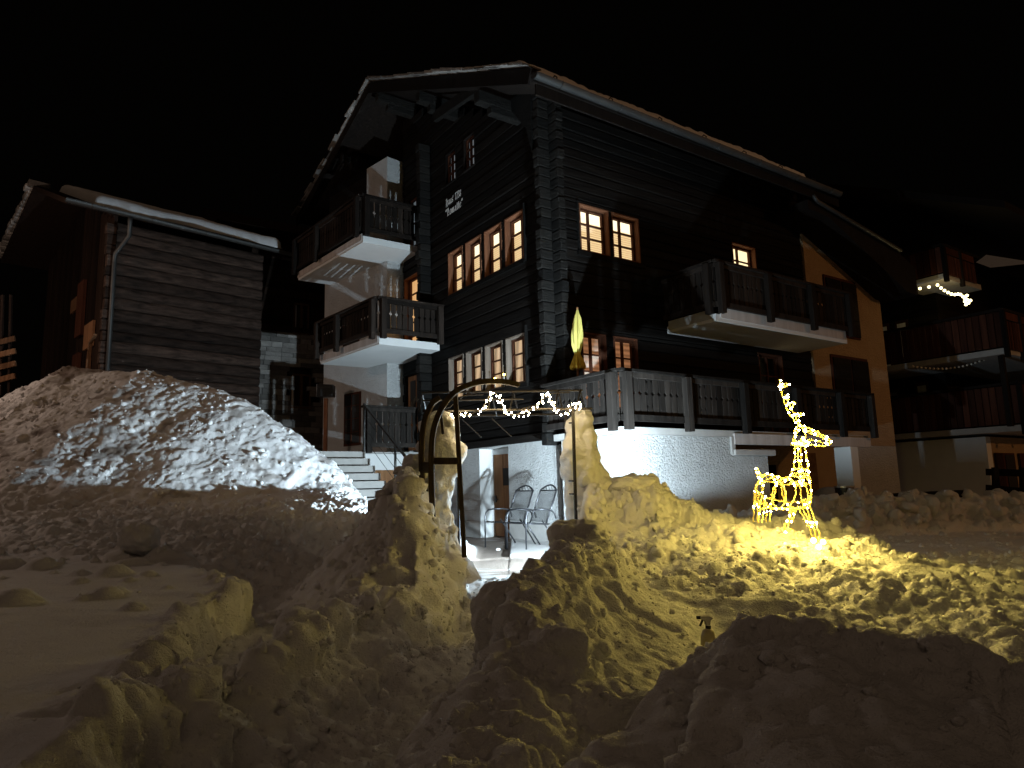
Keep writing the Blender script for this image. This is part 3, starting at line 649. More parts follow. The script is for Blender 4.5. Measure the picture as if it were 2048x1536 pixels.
window(house, 'y', 0, 5.20, 5.95, 7.25, 8.62, -1, 2, 4, 'attic_added_glow', casing='dark_wood', depth=.05, split=.5)
# vertical trim boards beside the window rows, sill boards
for (y, z0, z1) in ((.80, 5.45, 6.62), (.86, 3.1, 4.2)):
    mb = MB(); mb.box((-.06, y-.03, z0), (-.005, y, z1)); mb.build('trim_board', M['beam_end'], house)
mb = MB(); mb.box((-.05, .84, 3.03), (-.005, 3.98, 3.115)); mb.build('sill', M['beam_y'], house)
mb = MB(); mb.box((-.05, .84, 5.43), (-.005, 3.9, 5.515)); mb.build('sill', M['beam_y'], house)
mb = MB(); mb.box((.6, -.05, 5.44), (2.34, -.005, 5.535)); mb.build('sill', M['beam_x'], house)
mb = MB(); mb.box((.62, -.035, 5.54), (.655, -.005, 6.52)); mb.build('trim_board', M['beam_end'], house)
# bottom sill timber
mb = MB(); mb.box((-.05, .0, 1.98), (.2, 4.72, 2.125)); mb.build('sill_beam', M['beam_y'], house, bevel=.015)
mb = MB(); mb.box((.2, -.05, 1.98), (7.9, .1, 2.125)); mb.build('sill_beam', M['beam_x'], house, bevel=.015)
# entrance door with wreath
mb = MB(); mb.box((.06, 5.17, 2.12), (.11, 6.13, 3.98)); dr = mb.build('door', M['door_wood'], house, bevel=.006)
mb = MB()
for (a, b, c, d) in ((5.34, 5.62, 3.0, 3.85), (5.70, 5.98, 3.0, 3.85)): mb.box((.048, a, c), (.058, b, d))
mb.build('pane', M['dark_inside'], dr)
mb = MB(); mb.bar((.04, 5.26, 3.0), (.04, 5.26, 3.12), .02, .05); mb.build('handle', M['steel'], dr)
wr = MB(); 
for k in range(46):
    a = 2*math.pi*k/46; rr = .17 + random.uniform(-.03, .03); wr.bar((.02, 5.60+rr*math.cos(a), 3.15+rr*math.sin(a)), (.0+random.uniform(-.03, .03), 5.60+(rr+.07)*math.cos(a+.6), 3.15+(rr+.07)*math.sin(a+.6)), .012, .02)
tag(wr.build('door_wreath', M['greenery']), 'twig wreath hanging on the brown entrance door', 'wreath')

# ---- plaster base under the gable, with recessed cellar door
base = MB()
base.box((0, 0, -.3), (.5, 1.6, 1.98)); base.box((0, 2.67, -.3), (.5, 4.7, 1.98)); base.box((0, 1.6, 1.98-.02), (.5, 2.67, 2.0))
base.box((.5, 0, -.3), (7.9, .4, 1.98)) if False else None
base.build('plaster_base', M['stucco'], house)
mb = MB(); mb.box((.33, 1.61, 1.84), (.5, 2.66, 1.95)); mb.box((.002, 2.665, -.2), (.5, 2.672, 1.96)); mb.box((.002, 1.598, -.2), (.5, 1.604, 1.96)); mb.box((0.01, 1.604, 1.955), (.5, 2.665, 1.975)); mb.build('door_reveal', M['plaster'], house)
mb = MB()
for k in range(6): mb.box((.34+.004*(k % 2), 1.61+.175*k, .18), (.39, 1.61+.175*k+.170, 1.838))
cd_ = mb.build('cellar_door', M['door_wood'], house)
mb = MB(); mb.box((.325, 1.75, 1.15), (.34, 2.35, 1.20)); mb.box((.325, 1.75, 1.55), (.34, 2.35, 1.60)); mb.box((.325, 1.75, 1.2), (.34, 1.80, 1.55)); mb.box((.325, 2.3, 1.2), (.34, 2.35, 1.55)); mb.build('frame', M['door_wood'], cd_)
mb = MB(); mb.box((.332, 1.80, 1.2), (.338, 2.3, 1.55)); mb.build('pane', M['dark_inside'], cd_)
mb = MB(); mb.bar((.30, 2.58, .92), (.30, 2.46, .92), .02, .02); mb.box((.31, 2.56, .86), (.335, 2.60, 1.0)); mb.build('handle', M['black'], cd_)
# grey socle band
mb = MB(); mb.box((-.012, .0, .1), (0.0, 1.6, .50)); mb.build('socle', M['concrete'], house)
mb = MB(); mb.box((-.012, 2.67, .1), (0, 4.7, .50)); mb.build('socle', M['concrete'], house)

# ---- rear lower wall behind the car port and the white stucco end
mb = MB(); mb.box((2.4, .0, -.3), (8.6, .3, 1.97)); mb.build('cellar_wall', M['stucco_ochre'], house)
mb = MB(); mb.prism([(7.95, -.06, 1.98), (11.42, -.06, 1.98), (11.42, -.06, 5.95), (11.2, -.06, 6.15), (7.95, -.06, 7.36)], (0, .36, 0)); st = mb.build('stucco_wall', M['stucco_ochre'], house)
mb = MB(); mb.box((8.6, -.06, -.3), (11.42, .3, 1.975)); mb.build('plaster_base', M['stucco'], house)
mb = MB(); mb.box((5.2, -.05, -.2), (6.1, .0, 1.5)); mb.build('cellar_door', M['dark_wood'], house)
def shutter_window(x0, x1, z0, z1):
    mb = MB(); mb.box((x0, -.10, z0), (x1, -.055, z1)); fr = mb.build('window', M['sash_wood'], house)
    w = (x1-x0)/2
    for k in range(2):
        a = x0+.05+k*w; mb = MB(); mb.box((a, -.13, z0+.05), (a+w-.08, -.102, z1-.08)); sh = mb.build('shutter', M['dark_wood'], fr)
        mb = MB()
        for i in range(7): mb.box((a+.04, -.14, z0+.12+i*(z1-z0-.3)/7), (a+w-.12, -.131, z0+.12+(i+.7)*(z1-z0-.3)/7))
        mb.build('slats', M['dark_wood'], sh)
    mb = MB(); mb.bar((x0+w, -.15, (z0+z1)/2-.5), (x0+w, -.15, (z0+z1)/2-.3), .015, .02); mb.build('latch', M['steel'], fr)
shutter_window(8.66, 10.36, 2.6, 4.25)
shutter_window(8.68, 10.16, 4.75, 6.32)
mb = MB(); mb.box((7.92, -.13, 2.95), (7.97, .0, 3.35)); mb.build('meter_box', M['white_plastic'], house)

# ---- stucco wing on the left, slightly out of square
W0, W1 = V3(-.46, 6.25, 0), V3(-1.05, 9.25, 0)
mb = MB(); P = [(W0.x, W0.y), (.6, W0.y+.16), (.6, 9.6), (W1.x, W1.y)]
mb.prism([(x, y, 1.2) for x, y in P], (0, 0, 5.9)); mb.build('stucco_wing', M['stucco'], house)
wdv = (W1-W0).normalized(); Q1 = W0+wdv*.95
mb = MB(); mb.prism([(x, y, 7.1) for x, y in ((W0.x, W0.y), (.6, W0.y+.16), (.6, Q1.y+.2), (Q1.x, Q1.y))], (0, 0, 2.75)); mb.build('stucco_pier', M['stucco'], house)
for k in range(13):
    z0 = 7.1+.22*k; mb = MB(); mb.prism([(x, y, z0) for x, y in ((Q1.x+.10, Q1.y), (.6, Q1.y+.1), (.6, 9.6), (W1.x+.10, W1.y))], (0, 0, .214)); mb.build('beam', M['beam_y'], house)
wd = (W1-W0).normalized(); wn = V3(wd.y, -wd.x, 0); wn = -wn if wn.x > 0 else wn
def wing_box(s0, s1, o0, o1, z0, z1, mb): 
    a = W0+wd*s0+wn*o0; b = W0+wd*s1+wn*o0; c = W0+wd*s1+wn*o1; d = W0+wd*s0+wn*o1
    return mb.prism([(p.x, p.y, z0) for p in (a, b, c, d)], (0, 0, z1-z0))
for (s0, s1, z0, z1) in ((1.15, 1.95, 2.35, 3.75), (1.25, 2.05, 4.9, 6.1)):
    mb = MB(); wing_box(s0, s1, -.02, .02, z0, z1, mb); fr = mb.build('window', M['sash_wood'], house)
    mb = MB(); wing_box(s0+.06, s1-.06, .021, .03, z0+.06, z1-.06, mb); mb.build('pane', M['dark_inside'], fr)
    mb = MB(); wing_box((s0+s1)/2-.015, (s0+s1)/2+.015, .031, .05, z0+.06, z1-.06, mb)
    for j in (1, 2, 3): wing_box(s0+.06, s1-.06, .031, .045, z0+(z1-z0)*j/4-.01, z0+(z1-z0)*j/4+.01, mb)
    mb.build('sash', M['sash_wood'], fr)
mb = MB(); wing_box(.9, 2.6, .0, .16, 1.55, 2.2, mb); mb.build('planter_ledge', M['concrete'], house)

# ---- railings
def board_mesh(h, w=.118, t=.018, n=.036, at=(.56,), sides=(-1, 1)):
    L = [(-w/2, 0)]; 
    def side(sg, zs, on):
        pts = []
        for f in zs:
            if on: pts += [(sg*w/2, h*f-n), (sg*(w/2-n*.85), h*f), (sg*w/2, h*f+n)]
        return pts
    right = side(1, sorted(at), 1 in sides); left = side(-1, sorted(at, reverse=True), -1 in sides)
    left = [left[i] for i in range(len(left))]; lf = []
    for k in range(0, len(left), 3): lf += [left[k+2], left[k+1], left[k]]
    pts = [(-w/2, 0), (w/2, 0)] + right + [(w/2, h), (-w/2, h)] + lf
    mb = MB(); mb.prism([(x, -t/2, z) for x, z in pts], (0, t, 0)); me = mb.mesh('board'); return me
BM = {}
def railing(parent, A, B, z0, z1, material, post_m, posts, bw=.14, post_drop=.12, post_side=1, end_posts=(1, 1), motif=False, ps=.13):
    """parapet from A to B (xy): handrail, lower rail, boards with carved notches and posts outside"""
    A = Vector((A[0], A[1], 0)); B = Vector((B[0], B[1], 0)); d = (B-A); L = d.length; d.normalize(); n = Vector((d.y, -d.x, 0))*post_side
    mb = MB(); mb.bar(A+V3(0, 0, z1-.025)-d*.06+n*.02, B+V3(0, 0, z1-.025)+d*.06+n*.02, .19, .05); mb.build('handrail', material, parent, bevel=.006)
    mb = MB(); mb.bar(A+V3(0, 0, z0-.03)+n*.03, B+V3(0, 0, z0-.03)+n*.03, .06, .10); mb.build('bottom_rail', material, parent)
    mb = MB(); mb.bar(A+V3(0, 0, z1-.09)+n*.025, B+V3(0, 0, z1-.09)+n*.025, .05, .08); mb.build('top_rail', material, parent)
    h = z1-.05-(z0-.02); key = (round(h, 2), material.name)
    if key not in BM:
        BM[key] = [board_mesh(h), board_mesh(h, at=(.28, .56, .84), sides=(-1, 1)), board_mesh(h)]
        for q in BM[key]: q.materials.append(material)
    nb = int(L/bw); ang = math.atan2(d.y, d.x)
    for k in range(nb):
        s = (k+.5)*L/nb; p = A+d*s
        me = BM[key][1 if (motif and (k % 9) in (4,)) else 0]
        inst('board', me, parent, Matrix.Translation((p.x, p.y, z0-.02)) @ Matrix.Rotation(ang, 4, 'Z') @ Matrix.Scale(L/nb/.1405, 4, (1, 0, 0)))
    pp = list(posts)
    if end_posts[0]: pp = [.07] + pp
    if end_posts[1]: pp = pp + [L-.07]
    for s in pp:
        p = A+d*s+n*(ps/2+.03); mb = MB(); mb.bar(p+V3(0, 0, z0-.10-post_drop), p+V3(0, 0, z1-.055), ps, ps*.85, up=(n.x, n.y, 0)); mb.build('post', post_m, parent, bevel=.008)

# deck on the eaves side
dk = MB(); dk.box((-.16, -1.74, 1.93), (6.95, -.06, 2.04)); deck = dk.build('deck', M['concrete'], house)
mb = MB(); mb.box((2.5, -1.78, 1.80), (6.95, -1.70, 1.99)); mb.build('fascia', M['concrete_streak'], deck)
railing(deck, (-.20, .02), (-.20, -1.78), 2.20, 2.93, M['deck_wood'], M['deck_wood'], [], end_posts=(0, 1), post_drop=.13, post_side=1)
railing(deck, (-.20, -1.80), (6.98, -1.80), 2.20, 2.93, M['deck_wood'], M['deck_wood'], [1.42, 2.90, 4.45, 5.95], motif=True, post_side=1)
# plaster walls below the deck
mb = MB(); mb.box((-.17, -1.72, -.3), (2.43, -1.45, 1.925)); mb.box((-.17, -1.45, -.3), (.12, -1.20, 1.925)); mb.box((-.17, -.62, -.3), (.12, -.28, 1.925)); mb.build('plaster_base', M['stucco'], house)
mb = MB(); mb.box((2.43, -1.72, -.3), (3.46, -1.45, 1.60)); mb.build('plaster_base', M['stucco'], house)
mb = MB(); mb.box((2.46, -1.80, 1.604), (3.62, -1.40, 1.715)); mb.build('coping_stone', M['concrete'], house, bevel=.02)
mb = MB(); mb.box((2.43, -1.76, 1.62), (2.52, -1.66, 1.93)); mb.build('post', M['concrete'], house)
mb = MB(); mb.box((-.13, -1.20, 1.70), (.05, -.62, 1.92)); mb.build('lintel', M['plaster'], house)
mb = MB()
for k in range(4): mb.box((-.08+.004*(k % 2), -1.195+.144*k, .1), (-.03, -1.195+.144*k+.140, 1.695))
cd2 = mb.build('cellar_door', M['door_wood'], house)
mb = MB(); mb.bar((-.10, -.75, 1.0), (-.10, -.87, 1.0), .02, .02); mb.build('handle', M['steel'], cd2)
# car port pillar and the second slab edge
mb = MB(); mb.box((6.14, -1.78, -.2), (6.42, -1.42, 1.80)); mb.build('pillar', M['plaster'], house, bevel=.01)

# balconies
def balcony(poly, zb, zt, z0, z1, rails, slabm='plaster', drip=True):
    mb = MB(); mb.prism([(x, y, zb) for x, y in poly], (0, 0, zt-zb)); sl = mb.build('balcony', M[slabm], house)
    for (a, b, posts, kw) in rails: railing(sl, a, b, z0, z1, M['rail_wood'], M['rail_wood'], posts, **kw)
    return sl
def edge_band(sl, a, b, z0, z1, m_, o=.006, t=.02):
    a = V3(*a, 0); b = V3(*b, 0); d = (b-a).normalized(); n = V3(d.y, -d.x, 0)
    mb = MB(); mb.prism([(p.x, p.y, z0) for p in (a+n*o, b+n*o, b+n*(o-t), a+n*(o-t))], (0, 0, z1-z0)); mb.build('fascia', m_, sl)
b2 = balcony([(-.03, 4.28), (-1.53, 4.26), (-1.86, 7.12), (-.62, 7.12), (-.46, 6.3), (-.03, 6.3)], 4.33, 4.50, 4.66, 5.38,
    [((-.02, 4.22), (-1.57, 4.20), [], dict(post_side=-1)), ((-1.58, 4.24), (-1.92, 7.10), [1.75], dict(post_side=-1))])
edge_band(b2, (-1.53, 4.30), (-1.86, 7.12), 4.38, 4.55, M['concrete_streak'], o=-.004)
b1 = balcony([(-.03, 5.30), (-1.50, 5.30), (-1.90, 8.98), (-.98, 8.98), (-.5, 6.35), (-.03, 6.3)], 7.0, 7.16, 7.34, 8.15,
    [((-.02, 5.26), (-1.55, 5.24), [], dict(post_side=-1)), ((-1.56, 5.28), (-1.95, 9.0), [2.3], dict(post_side=-1))])
edge_band(b1, (-1.50, 5.34), (-1.90, 8.98), 7.06, 7.22, M['concrete_streak'], o=-.004)
b3 = balcony([(2.86, -.05), (2.86, -1.27), (7.35, -1.27), (7.35, -.05)], 4.16, 4.30, 4.50, 5.32,
    [((2.84, -.02), (2.84, -1.30), [], dict(post_side=1, end_posts=(0, 1))), ((2.82, -1.32), (7.40, -1.32), [1.55, 3.05], dict(post_side=1))])
mb = MB(); mb.box((3.0, -1.285, 4.235), (7.3, -1.265, 4.44)); mb.build('fascia', M['concrete_streak'], b3)
mb = MB(); mb.box((2.845, -1.2, 4.22), (2.862, -.1, 4.40)); mb.build('fascia', M['concrete'], b3)

# ---- roof: gable facing the viewer, boards, slate verge, snow, gutter
XO = -1.08
RK = [(-1.0, 8.09), (5.9, 11.55), (9.0, 10.72), (11.9, 10.0)]
mb = MB(); mb.prism([(XO, y, z) for y, z in RK] + [(XO, y, z-.16) for y, z in RK[::-1]], (9.0, 0, 0)); roof = mb.build('roof', M['dark_wood'], house)
for (y, z) in ((.9, 8.62), (3.4, 9.92), (5.7, 11.1), (8.2, 10.55)):       # purlin ends
    mb = MB(); mb.bar((-1.0, y, z-.02), (.3, y, z-.02), .2, .24); mb.bar((-.72, y, z-.2), (.3, y, z-.2), .18, .18); mb.build('purlin', M['beam_end'], house, bevel=.02)
mb = MB(); mb.bar((-.55, 1.2, 9.25), (-.55, 3.4, 9.55), .10, .24); mb.build('carved_board', M['beam_end'], house)
for (a, b) in zip(RK[:-1], RK[1:]):
    a2, b2_ = V3(XO-.035, a[0], a[1]-.14), V3(XO-.035, b[0], b[1]-.14); mb = MB(); mb.bar(a2, b2_, .045, .26); mb.build('barge_board', M['dark_wood'], house)
tot = 0
for (a, b) in zip(RK[:-1], RK[1:]):
    L = math.hypot(b[0]-a[0], b[1]-a[1]); n = int(L/.42)
    for k in range(n):
        s0, s1 = max(0, k/n-.04), min(1, (k+1)/n+.02); q = random.uniform(-.09, .03); th = random.uniform(.025, .05)
        p0 = V3(0, a[0]+(b[0]-a[0])*s0, a[1]+(b[1]-a[1])*s0+.03+random.uniform(0, .02)); p1 = V3(0, a[0]+(b[0]-a[0])*s1, a[1]+(b[1]-a[1])*s1+.05+random.uniform(0, .03))
        mb = MB(); x0 = XO-.10+q
        mb.prism([(x0, p0.y, p0.z), (x0+random.uniform(-.04, .04), p1.y, p1.z), (x0+.32, p1.y, p1.z), (x0+.32, p0.y, p0.z)], (0, 0, th)); mb.build('slate', M['slate'], roof)
def snow_sheet(name, parent, x0, x1, y0, y1, zf, thick, nx, ny, lump=1.0, wav=.05):
    """bumpy blanket over z = zf(y): closed edges on all sides"""
    u = np.linspace(0, 1, nx); w = np.linspace(0, 1, ny); U, Wv = np.meshgrid(u, w)
    X = x0+(x1-x0)*U; Y = y0+(y1-y0)*Wv
    Y = Y + (1-Wv)*wav*fbm(X*1.1, 0*X, 0*X+3, 3)*2
    Z0 = np.vectorize(zf)(Y); edge = np.minimum(1, np.minimum(np.minimum(U, 1-U)*(x1-x0), np.minimum(Wv, 1-Wv)*abs(y1-y0))/(thick*.9))
    T = thick*np.sqrt(np.clip(1-(1-edge)**2, 0, 1))*(1+.35*fbm(X*1.2, Y*1.2, 0*X, 3)) + lump*.05*edge*lumps(X*5, Y*5, 0*X)
    P = np.stack([X, Y, Z0+.012+np.maximum(T, 0)], -1).reshape(-1, 3); B_ = np.stack([X, Y, Z0+.004], -1).reshape(-1, 3)
    I = np.arange(nx*ny).reshape(ny, nx); q = np.stack([I[:-1,:-1], I[:-1,1:], I[1:,1:], I[1:,:-1]], -1).reshape(-1, 4)
    N_ = nx*ny; ring = list(I[0,:]) + list(I[1:,-1]) + list(I[-1,-2::-1]) + list(I[-2:0:-1,0])
    mb = MB(); mb.v = [tuple(p) for p in P] + [tuple(p) for p in B_]
    mb.f = [tuple(x) for x in q] + [(a, a+N_, b+N_, b) for a, b in zip(ring, ring[1:]+ring[:1])]
    return mb.build(name, M['snow_roof'], parent, smooth=True)
rz = lambda y: 8.09 + (y+1.0)*.5014
snow_sheet('roof_snow', roof, -.95, 7.8, -.50, 5.8, rz, .30, 260, 60, lump=1.6)
for k in range(7):
    x = -.2+1.35*k; mb = MB(); mb.tube([(x, -.55, rz(-.55)+.02), (x, -.58, rz(-.55)+.16), (x, -.52, rz(-.5)+.2), (x, -.44, rz(-.45)+.14)], .012, 5); mb.build('snow_hook', M['iron'], roof)
def gutter(parent, a, b, r, m_='zinc', seg=10, joints=1.35, name='gutter'):
    a = Vector(a); b = Vector(b); d = (b-a).normalized(); sd = d.cross(V3(0, 0, 1)).normalized(); mb = MB(); P = []
    for p in (a, b):
        for rr in (r, r-.008):
            for i in range(seg+1):
                t = math.pi*i/seg; P.append(p + sd*(rr*math.cos(t)) - V3(0, 0, 1)*(rr*math.sin(t)))
    n = seg+1; F = []
    for i in range(seg): F += [(i, i+1, 2*n+i+1, 2*n+i), (n+i, 3*n+i, 3*n+i+1, n+i+1), (i, n+i, n+i+1, i+1), (2*n+i, 2*n+i+1, 3*n+i+1, 3*n+i)]
    F += [(0, 2*n, 3*n, n), (seg, n+seg, 3*n+seg, 2*n+seg)]
    mb.add(P, F); 
    mb.add([a + sd*(r*math.cos(math.pi*i/seg)) - V3(0, 0, 1)*(r*math.sin(math.pi*i/seg)) for i in range(n)], [tuple(range(n))])
    g = mb.build(name, M[m_], parent, smooth=False)
    L = (b-a).length; k = joints*.4
    while k < L:
        c = a+d*k; j = MB(); ring = [c + sd*((r+.006)*math.cos(math.pi*i/seg)) - V3(0, 0, 1)*((r+.006)*math.sin(math.pi*i/seg)) for i in range(n)]
        j.tube(ring, .008, 4); j.build('bracket', M['iron'], g); k += joints
    return g
gutter(house, (-1.12, -1.12, 7.93), (7.95, -1.12, 7.93), .085)
mb = MB(); mb.box((-1.0, -1.0, 7.66), (8.1, -.96, 7.86)); mb.build('fascia_board', M['dark_wood'], house)
# lower wing roof over the stucco end, with its own gutter
mb = MB(); mb.prism([(6.9, -.92, 7.62), (10.9, -.92, 7.06), (11.75, -.92, 6.75), (11.75, -.92, 5.98), (11.2, -.92, 6.0), (7.75, -.92, 7.35), (6.9, -.92, 7.4)], (0, 5.0, 0)); wr_ = mb.build('wing_roof', M['dark_wood'], house)
mb = MB(); mb.tube([(7.0, -1.0, 7.72), (7.15, -1.0, 7.60), (10.9, -1.0, 7.06)], .05, 8); mb.build('gutter', M['zinc'], wr_, smooth=True)

# ---- painted inscription on the gable, drawn with a broad nib
GLY = {
 'H': [((.1,1),(.1,.05)),((.1,.05),(0,-.08)),((.1,.62),(.45,.72)),((.45,.72),(.58,.5)),((.58,.5),(.58,.12)),((.58,.12),(.42,-.16)),((-.02,.9),(.14,1.04)),((.1,1),(.34,.9))],
 'a': [((.1,.55),(.32,.66)),((.32,.66),(.38,.1)),((.38,.1),(.48,0)),((.36,.36),(.08,.26)),((.08,.26),(.1,.06)),((.1,.06),(.36,.14))],
 'u': [((.06,.62),(.1,.08)),((.1,.08),(.24,0)),((.24,0),(.42,.1)),((.4,.64),(.4,.1)),((.4,.1),(.5,0))],
 's': [((.4,.56),(.2,.66)),((.2,.66),(.08,.48)),((.08,.48),(.36,.26)),((.36,.26),(.3,.04)),((.3,.04),(.06,.06)),((.4,.56),(.46,.86))],
 '1': [((.14,.98),(.16,0)),((.02,.84),(.14,.98))],
 '7': [((.02,.94),(.46,.94)),((.46,.94),(.2,0))],
 '3': [((.06,.94),(.4,.94)),((.4,.94),(.2,.56)),((.2,.56),(.42,.4)),((.42,.4),(.38,.08)),((.38,.08),(.06,.06))],
 '8': [((.36,.88),(.12,.82)),((.12,.82),(.14,.58)),((.14,.58),(.42,.3)),((.42,.3),(.3,.02)),((.3,.02),(.06,.16)),((.06,.16),(.1,.36)),((.1,.36),(.42,.72)),((.42,.72),(.36,.88))],
 'L': [((.14,1),(.14,.1)),((.0,.94),(.34,1.0)),((.14,.1),(0,-.04)),((.06,.06),(.5,.08)),((.14,.5),(.32,.6)),((.32,.96),(.26,.4))],
 'o': [((.1,.56),(.1,.1)),((.1,.1),(.28,0)),((.28,0),(.42,.12)),((.42,.12),(.42,.54)),((.42,.54),(.26,.66)),((.26,.66),(.1,.56))],
 'm': [((.06,.62),(.08,.02)),((.1,.54),(.26,.66)),((.26,.66),(.28,.02)),((.3,.54),(.48,.66)),((.48,.66),(.5,.08)),((.5,.08),(.58,0))],
 't': [((.14,.92),(.14,.1)),((.14,.1),(.26,0)),((.02,.66),(.3,.66))],
 'e': [((.1,.56),(.1,.1)),((.1,.1),(.26,0)),((.26,0),(.4,.1)),((.1,.56),(.28,.66)),((.28,.66),(.38,.5)),((.38,.5),(.12,.32))],
 '"': [((.06,1.0),(.02,.74)),((.24,1.0),(.2,.74))]}
ADV = {'H': .76, 'a': .58, 'u': .6, 's': .56, '1': .34, '7': .54, '3': .54, '8': .54, 'L': .62, 'o': .56, 'm': .72, 't': .36, 'e': .52, '"': .4, ' ': .62}
def write(txt, y_left, y_right, z, hgt, x):
    tw = sum(ADV[c] for c in txt); k = (y_left-y_right)/tw; mb = MB(); cx = 0
    for c in txt:
        for (a, b) in GLY.get(c, []):
            pts = []
            for (p, q) in ((a, -1), (b, -1), (b, 1), (a, 1)): pts.append((x, y_left-(cx+p[0]+q*.055)*k, z+(p[1]+q*.035)*hgt))
            mb.prism(pts, (-.004, 0, 0))
        cx += ADV[c]
    mb.build('lettering', M['letters'], house)
write('Haus 1738', 3.90, 3.20, 7.70, .17, -.020)
write('"Lomatte"', 3.92, 3.12, 7.44, .18, -.020)

# ================================================================== stone steps and the landing
st = thing('stone_stairs', 'light stone steps leading up to a wooden landing at the chalet entrance', 'stairs', (-2.3, 4.4, .2))
for k in range(11):
    z = 2.03 - .167*k; y = 4.92 - .275*k
    mb = MB(); mb.box((-3.3, y, z-.146), (-1.56, y+.36, z)); mb.build('step', M['concrete'], st, bevel=.012)
    mb = MB(); mb.box((-3.28, y+.03, z-.168), (-1.60, y+.30, z-.147)); mb.build('shadow_gap', M['dark_inside'], st)  # near-black strip painting the shadow gap under each step
mb = MB(); mb.box((-3.6, 5.20, 1.86), (-.05, 6.2, 2.035)); ld = mb.build('landing', M['concrete'], st)
mb = MB(); mb.box((-1.53, 5.12, .0), (-.02, 5.26, 1.99)); mb.build('landing_wall', M['plaster'], st)
mb = MB(); mb.box((-1.28, 5.09, .1), (-.35, 5.118, 1.62)); dd_ = mb.build('door', M['door_wood'], st)
railing(ld, (-1.52, 5.10), (-.05, 5.10), 2.22, 3.08, M['deck_wood'], M['deck_wood'], [], end_posts=(1, 0), post_side=1)
hr0, hr1 = V3(-1.57, 5.02, 3.10), V3(-1.57, 2.6, 1.64)
mb = MB(); mb.bar(hr0, hr1, .045, .04); hr_ = mb.build('handrail', M['iron'], st)
for (y, zb, zt) in ((5.0, 2.0, 3.08), (3.35, 1.0, 2.08)):
    mb = MB(); mb.box((-1.59, y-.02, zb), (-1.55, y+.02, zt)); mb.build('rail_post', M['zinc'], st)
for k in range(3):
    o = V3(0, 0, -.25-.25*k); mb = MB(); mb.tube([hr0+o, hr1+o], .006, 5); mb.build('rail_cable', M['zinc'], st)

# ================================================================== old barn on the left
barn = thing('log_barn', 'old brown log barn with snow on its roof and a zinc downpipe', 'barn', (-6.24, 10.35, 2.0))
BA = rad(10.3)
BO = V3(-6.24, 10.35, 0); BX = V3(math.cos(BA), math.sin(BA), 0); BY = V3(-math.sin(BA), math.cos(BA), 0)
def bp(x, y, z): return BO + BX*x + BY*y + V3(0, 0, z)
BMAT = Matrix.Translation(BO) @ Matrix.Rotation(BA, 4, 'Z')
def bbox(mb, a, b):
    x0, y0, z0 = [min(p, q) for p, q in zip(a, b)]; x1, y1, z1 = [max(p, q) for p, q in zip(a, b)]
    return mb.prism([bp(x0, y0, z0), bp(x1, y0, z0), bp(x1, y1, z0), bp(x0, y1, z0)], (0, 0, z1-z0))
BL = 3.95
z = 2.4
while z < 8.2:
    h = random.uniform(.24, .32)
    n = 8; mb = MB(); P = []; r = h/2; seg = 7
    for i in range(n+1):
        x = BL*i/n; q = random.uniform(-.02, .02)
        for k in range(seg+1):
            t = -math.pi/2 + math.pi*k/seg
            P.append(bp(x, -.07*math.cos(t)*1.0+q*.6+.02, z+h/2+q*.5+r*math.sin(t)*.985))
    F = [(i*(seg+1)+k, i*(seg+1)+k+1, (i+1)*(seg+1)+k+1, (i+1)*(seg+1)+k) for i in range(n) for k in range(seg)]
    mb.add(P, [f[::-1] for f in F]); lo = mb.build('log', M['barn_log'], barn, smooth=True)
    z += h
mb = MB(); bbox(mb, (.05, .05, 1.5), (BL, 7, 8.3)); mb.build('core', M['dark_inside'], barn)
mb = MB(); bbox(mb, (-.1, -.12, 1.2), (BL+.2, 0, 2.9)); mb.build('stone_base', M['stone'], barn)
z = 2.0
while z < 8.2:   # corner log heads of the long wall
    h = random.uniform(.24, .32); mb = MB(); bbox(mb, (-.22+random.uniform(-.03, .03), -.10, z), (0, .10, z+h-.02)); mb.build('log_head', M['barn_log'], barn, bevel=.02); z += h
for k in range(22):   # gable planks, facing the lane
    y = .12+k*.36; zt = 8.45+y*.42 if y < 3.6 else 9.9-(y-3.6)*.18
    mb = MB(); bbox(mb, (-.03+.01*(k % 2), y, 1.6), (.05, y+.345, zt)); mb.build('plank', M['barn_dark'], barn)
for (y0, y1, z0, z1) in ((1.3, 2.2, 5.2, 5.9), (1.5, 1.75, 3.3, 4.9), (3.1, 4.0, 6.6, 7.0)):
    mb = MB(); bbox(mb, (-.10, y0, z0), (-.04, y1, z1)); mb.build('plank', M['barn_plank'], barn)
for (y0, y1, z0, z1) in ((2.5, 3.15, 3.4, 5.2), (2.45, 3.1, 5.7, 7.3)):
    mb = MB(); bbox(mb, (-.14, y0, z0), (-.05, y1, z1)); mb.build('shutter', M['red_wood'], barn)
BR = [(-.85, 8.28), (3.6, 10.15), (8.5, 9.25)]
mb = MB(); mb.prism([bp(-1.3, y, z) for y, z in BR]+[bp(-1.3, y, z-.14) for y, z in BR[::-1]], BX*(BL+1.75)); br_ = mb.build('roof', M['barn_dark'], barn)
for k in range(24):
    t0 = k/24; y = 3.6+4.9*t0; zz = 10.15-.9*t0; mb = MB(); bbox(mb, (-1.42+random.uniform(-.06, .05), y-.05, zz-.02), (-.9, y+.28, zz+random.uniform(.10, .2))); mb.build('slate', M['slate'], br_, bevel=.02)
ro = snow_sheet('roof_snow', None, -.7, BL+.25, -.55, 3.5, lambda y: 8.28+(y+.85)*.4202, .26, 90, 60, lump=.3, wav=.5)
ro.parent = br_; ro.matrix_local = Matrix.Translation(-root_loc(br_)) @ BMAT
gutter(barn, bp(-1.35, -.98, 8.22), bp(BL+.42, -.98, 8.16), .085)
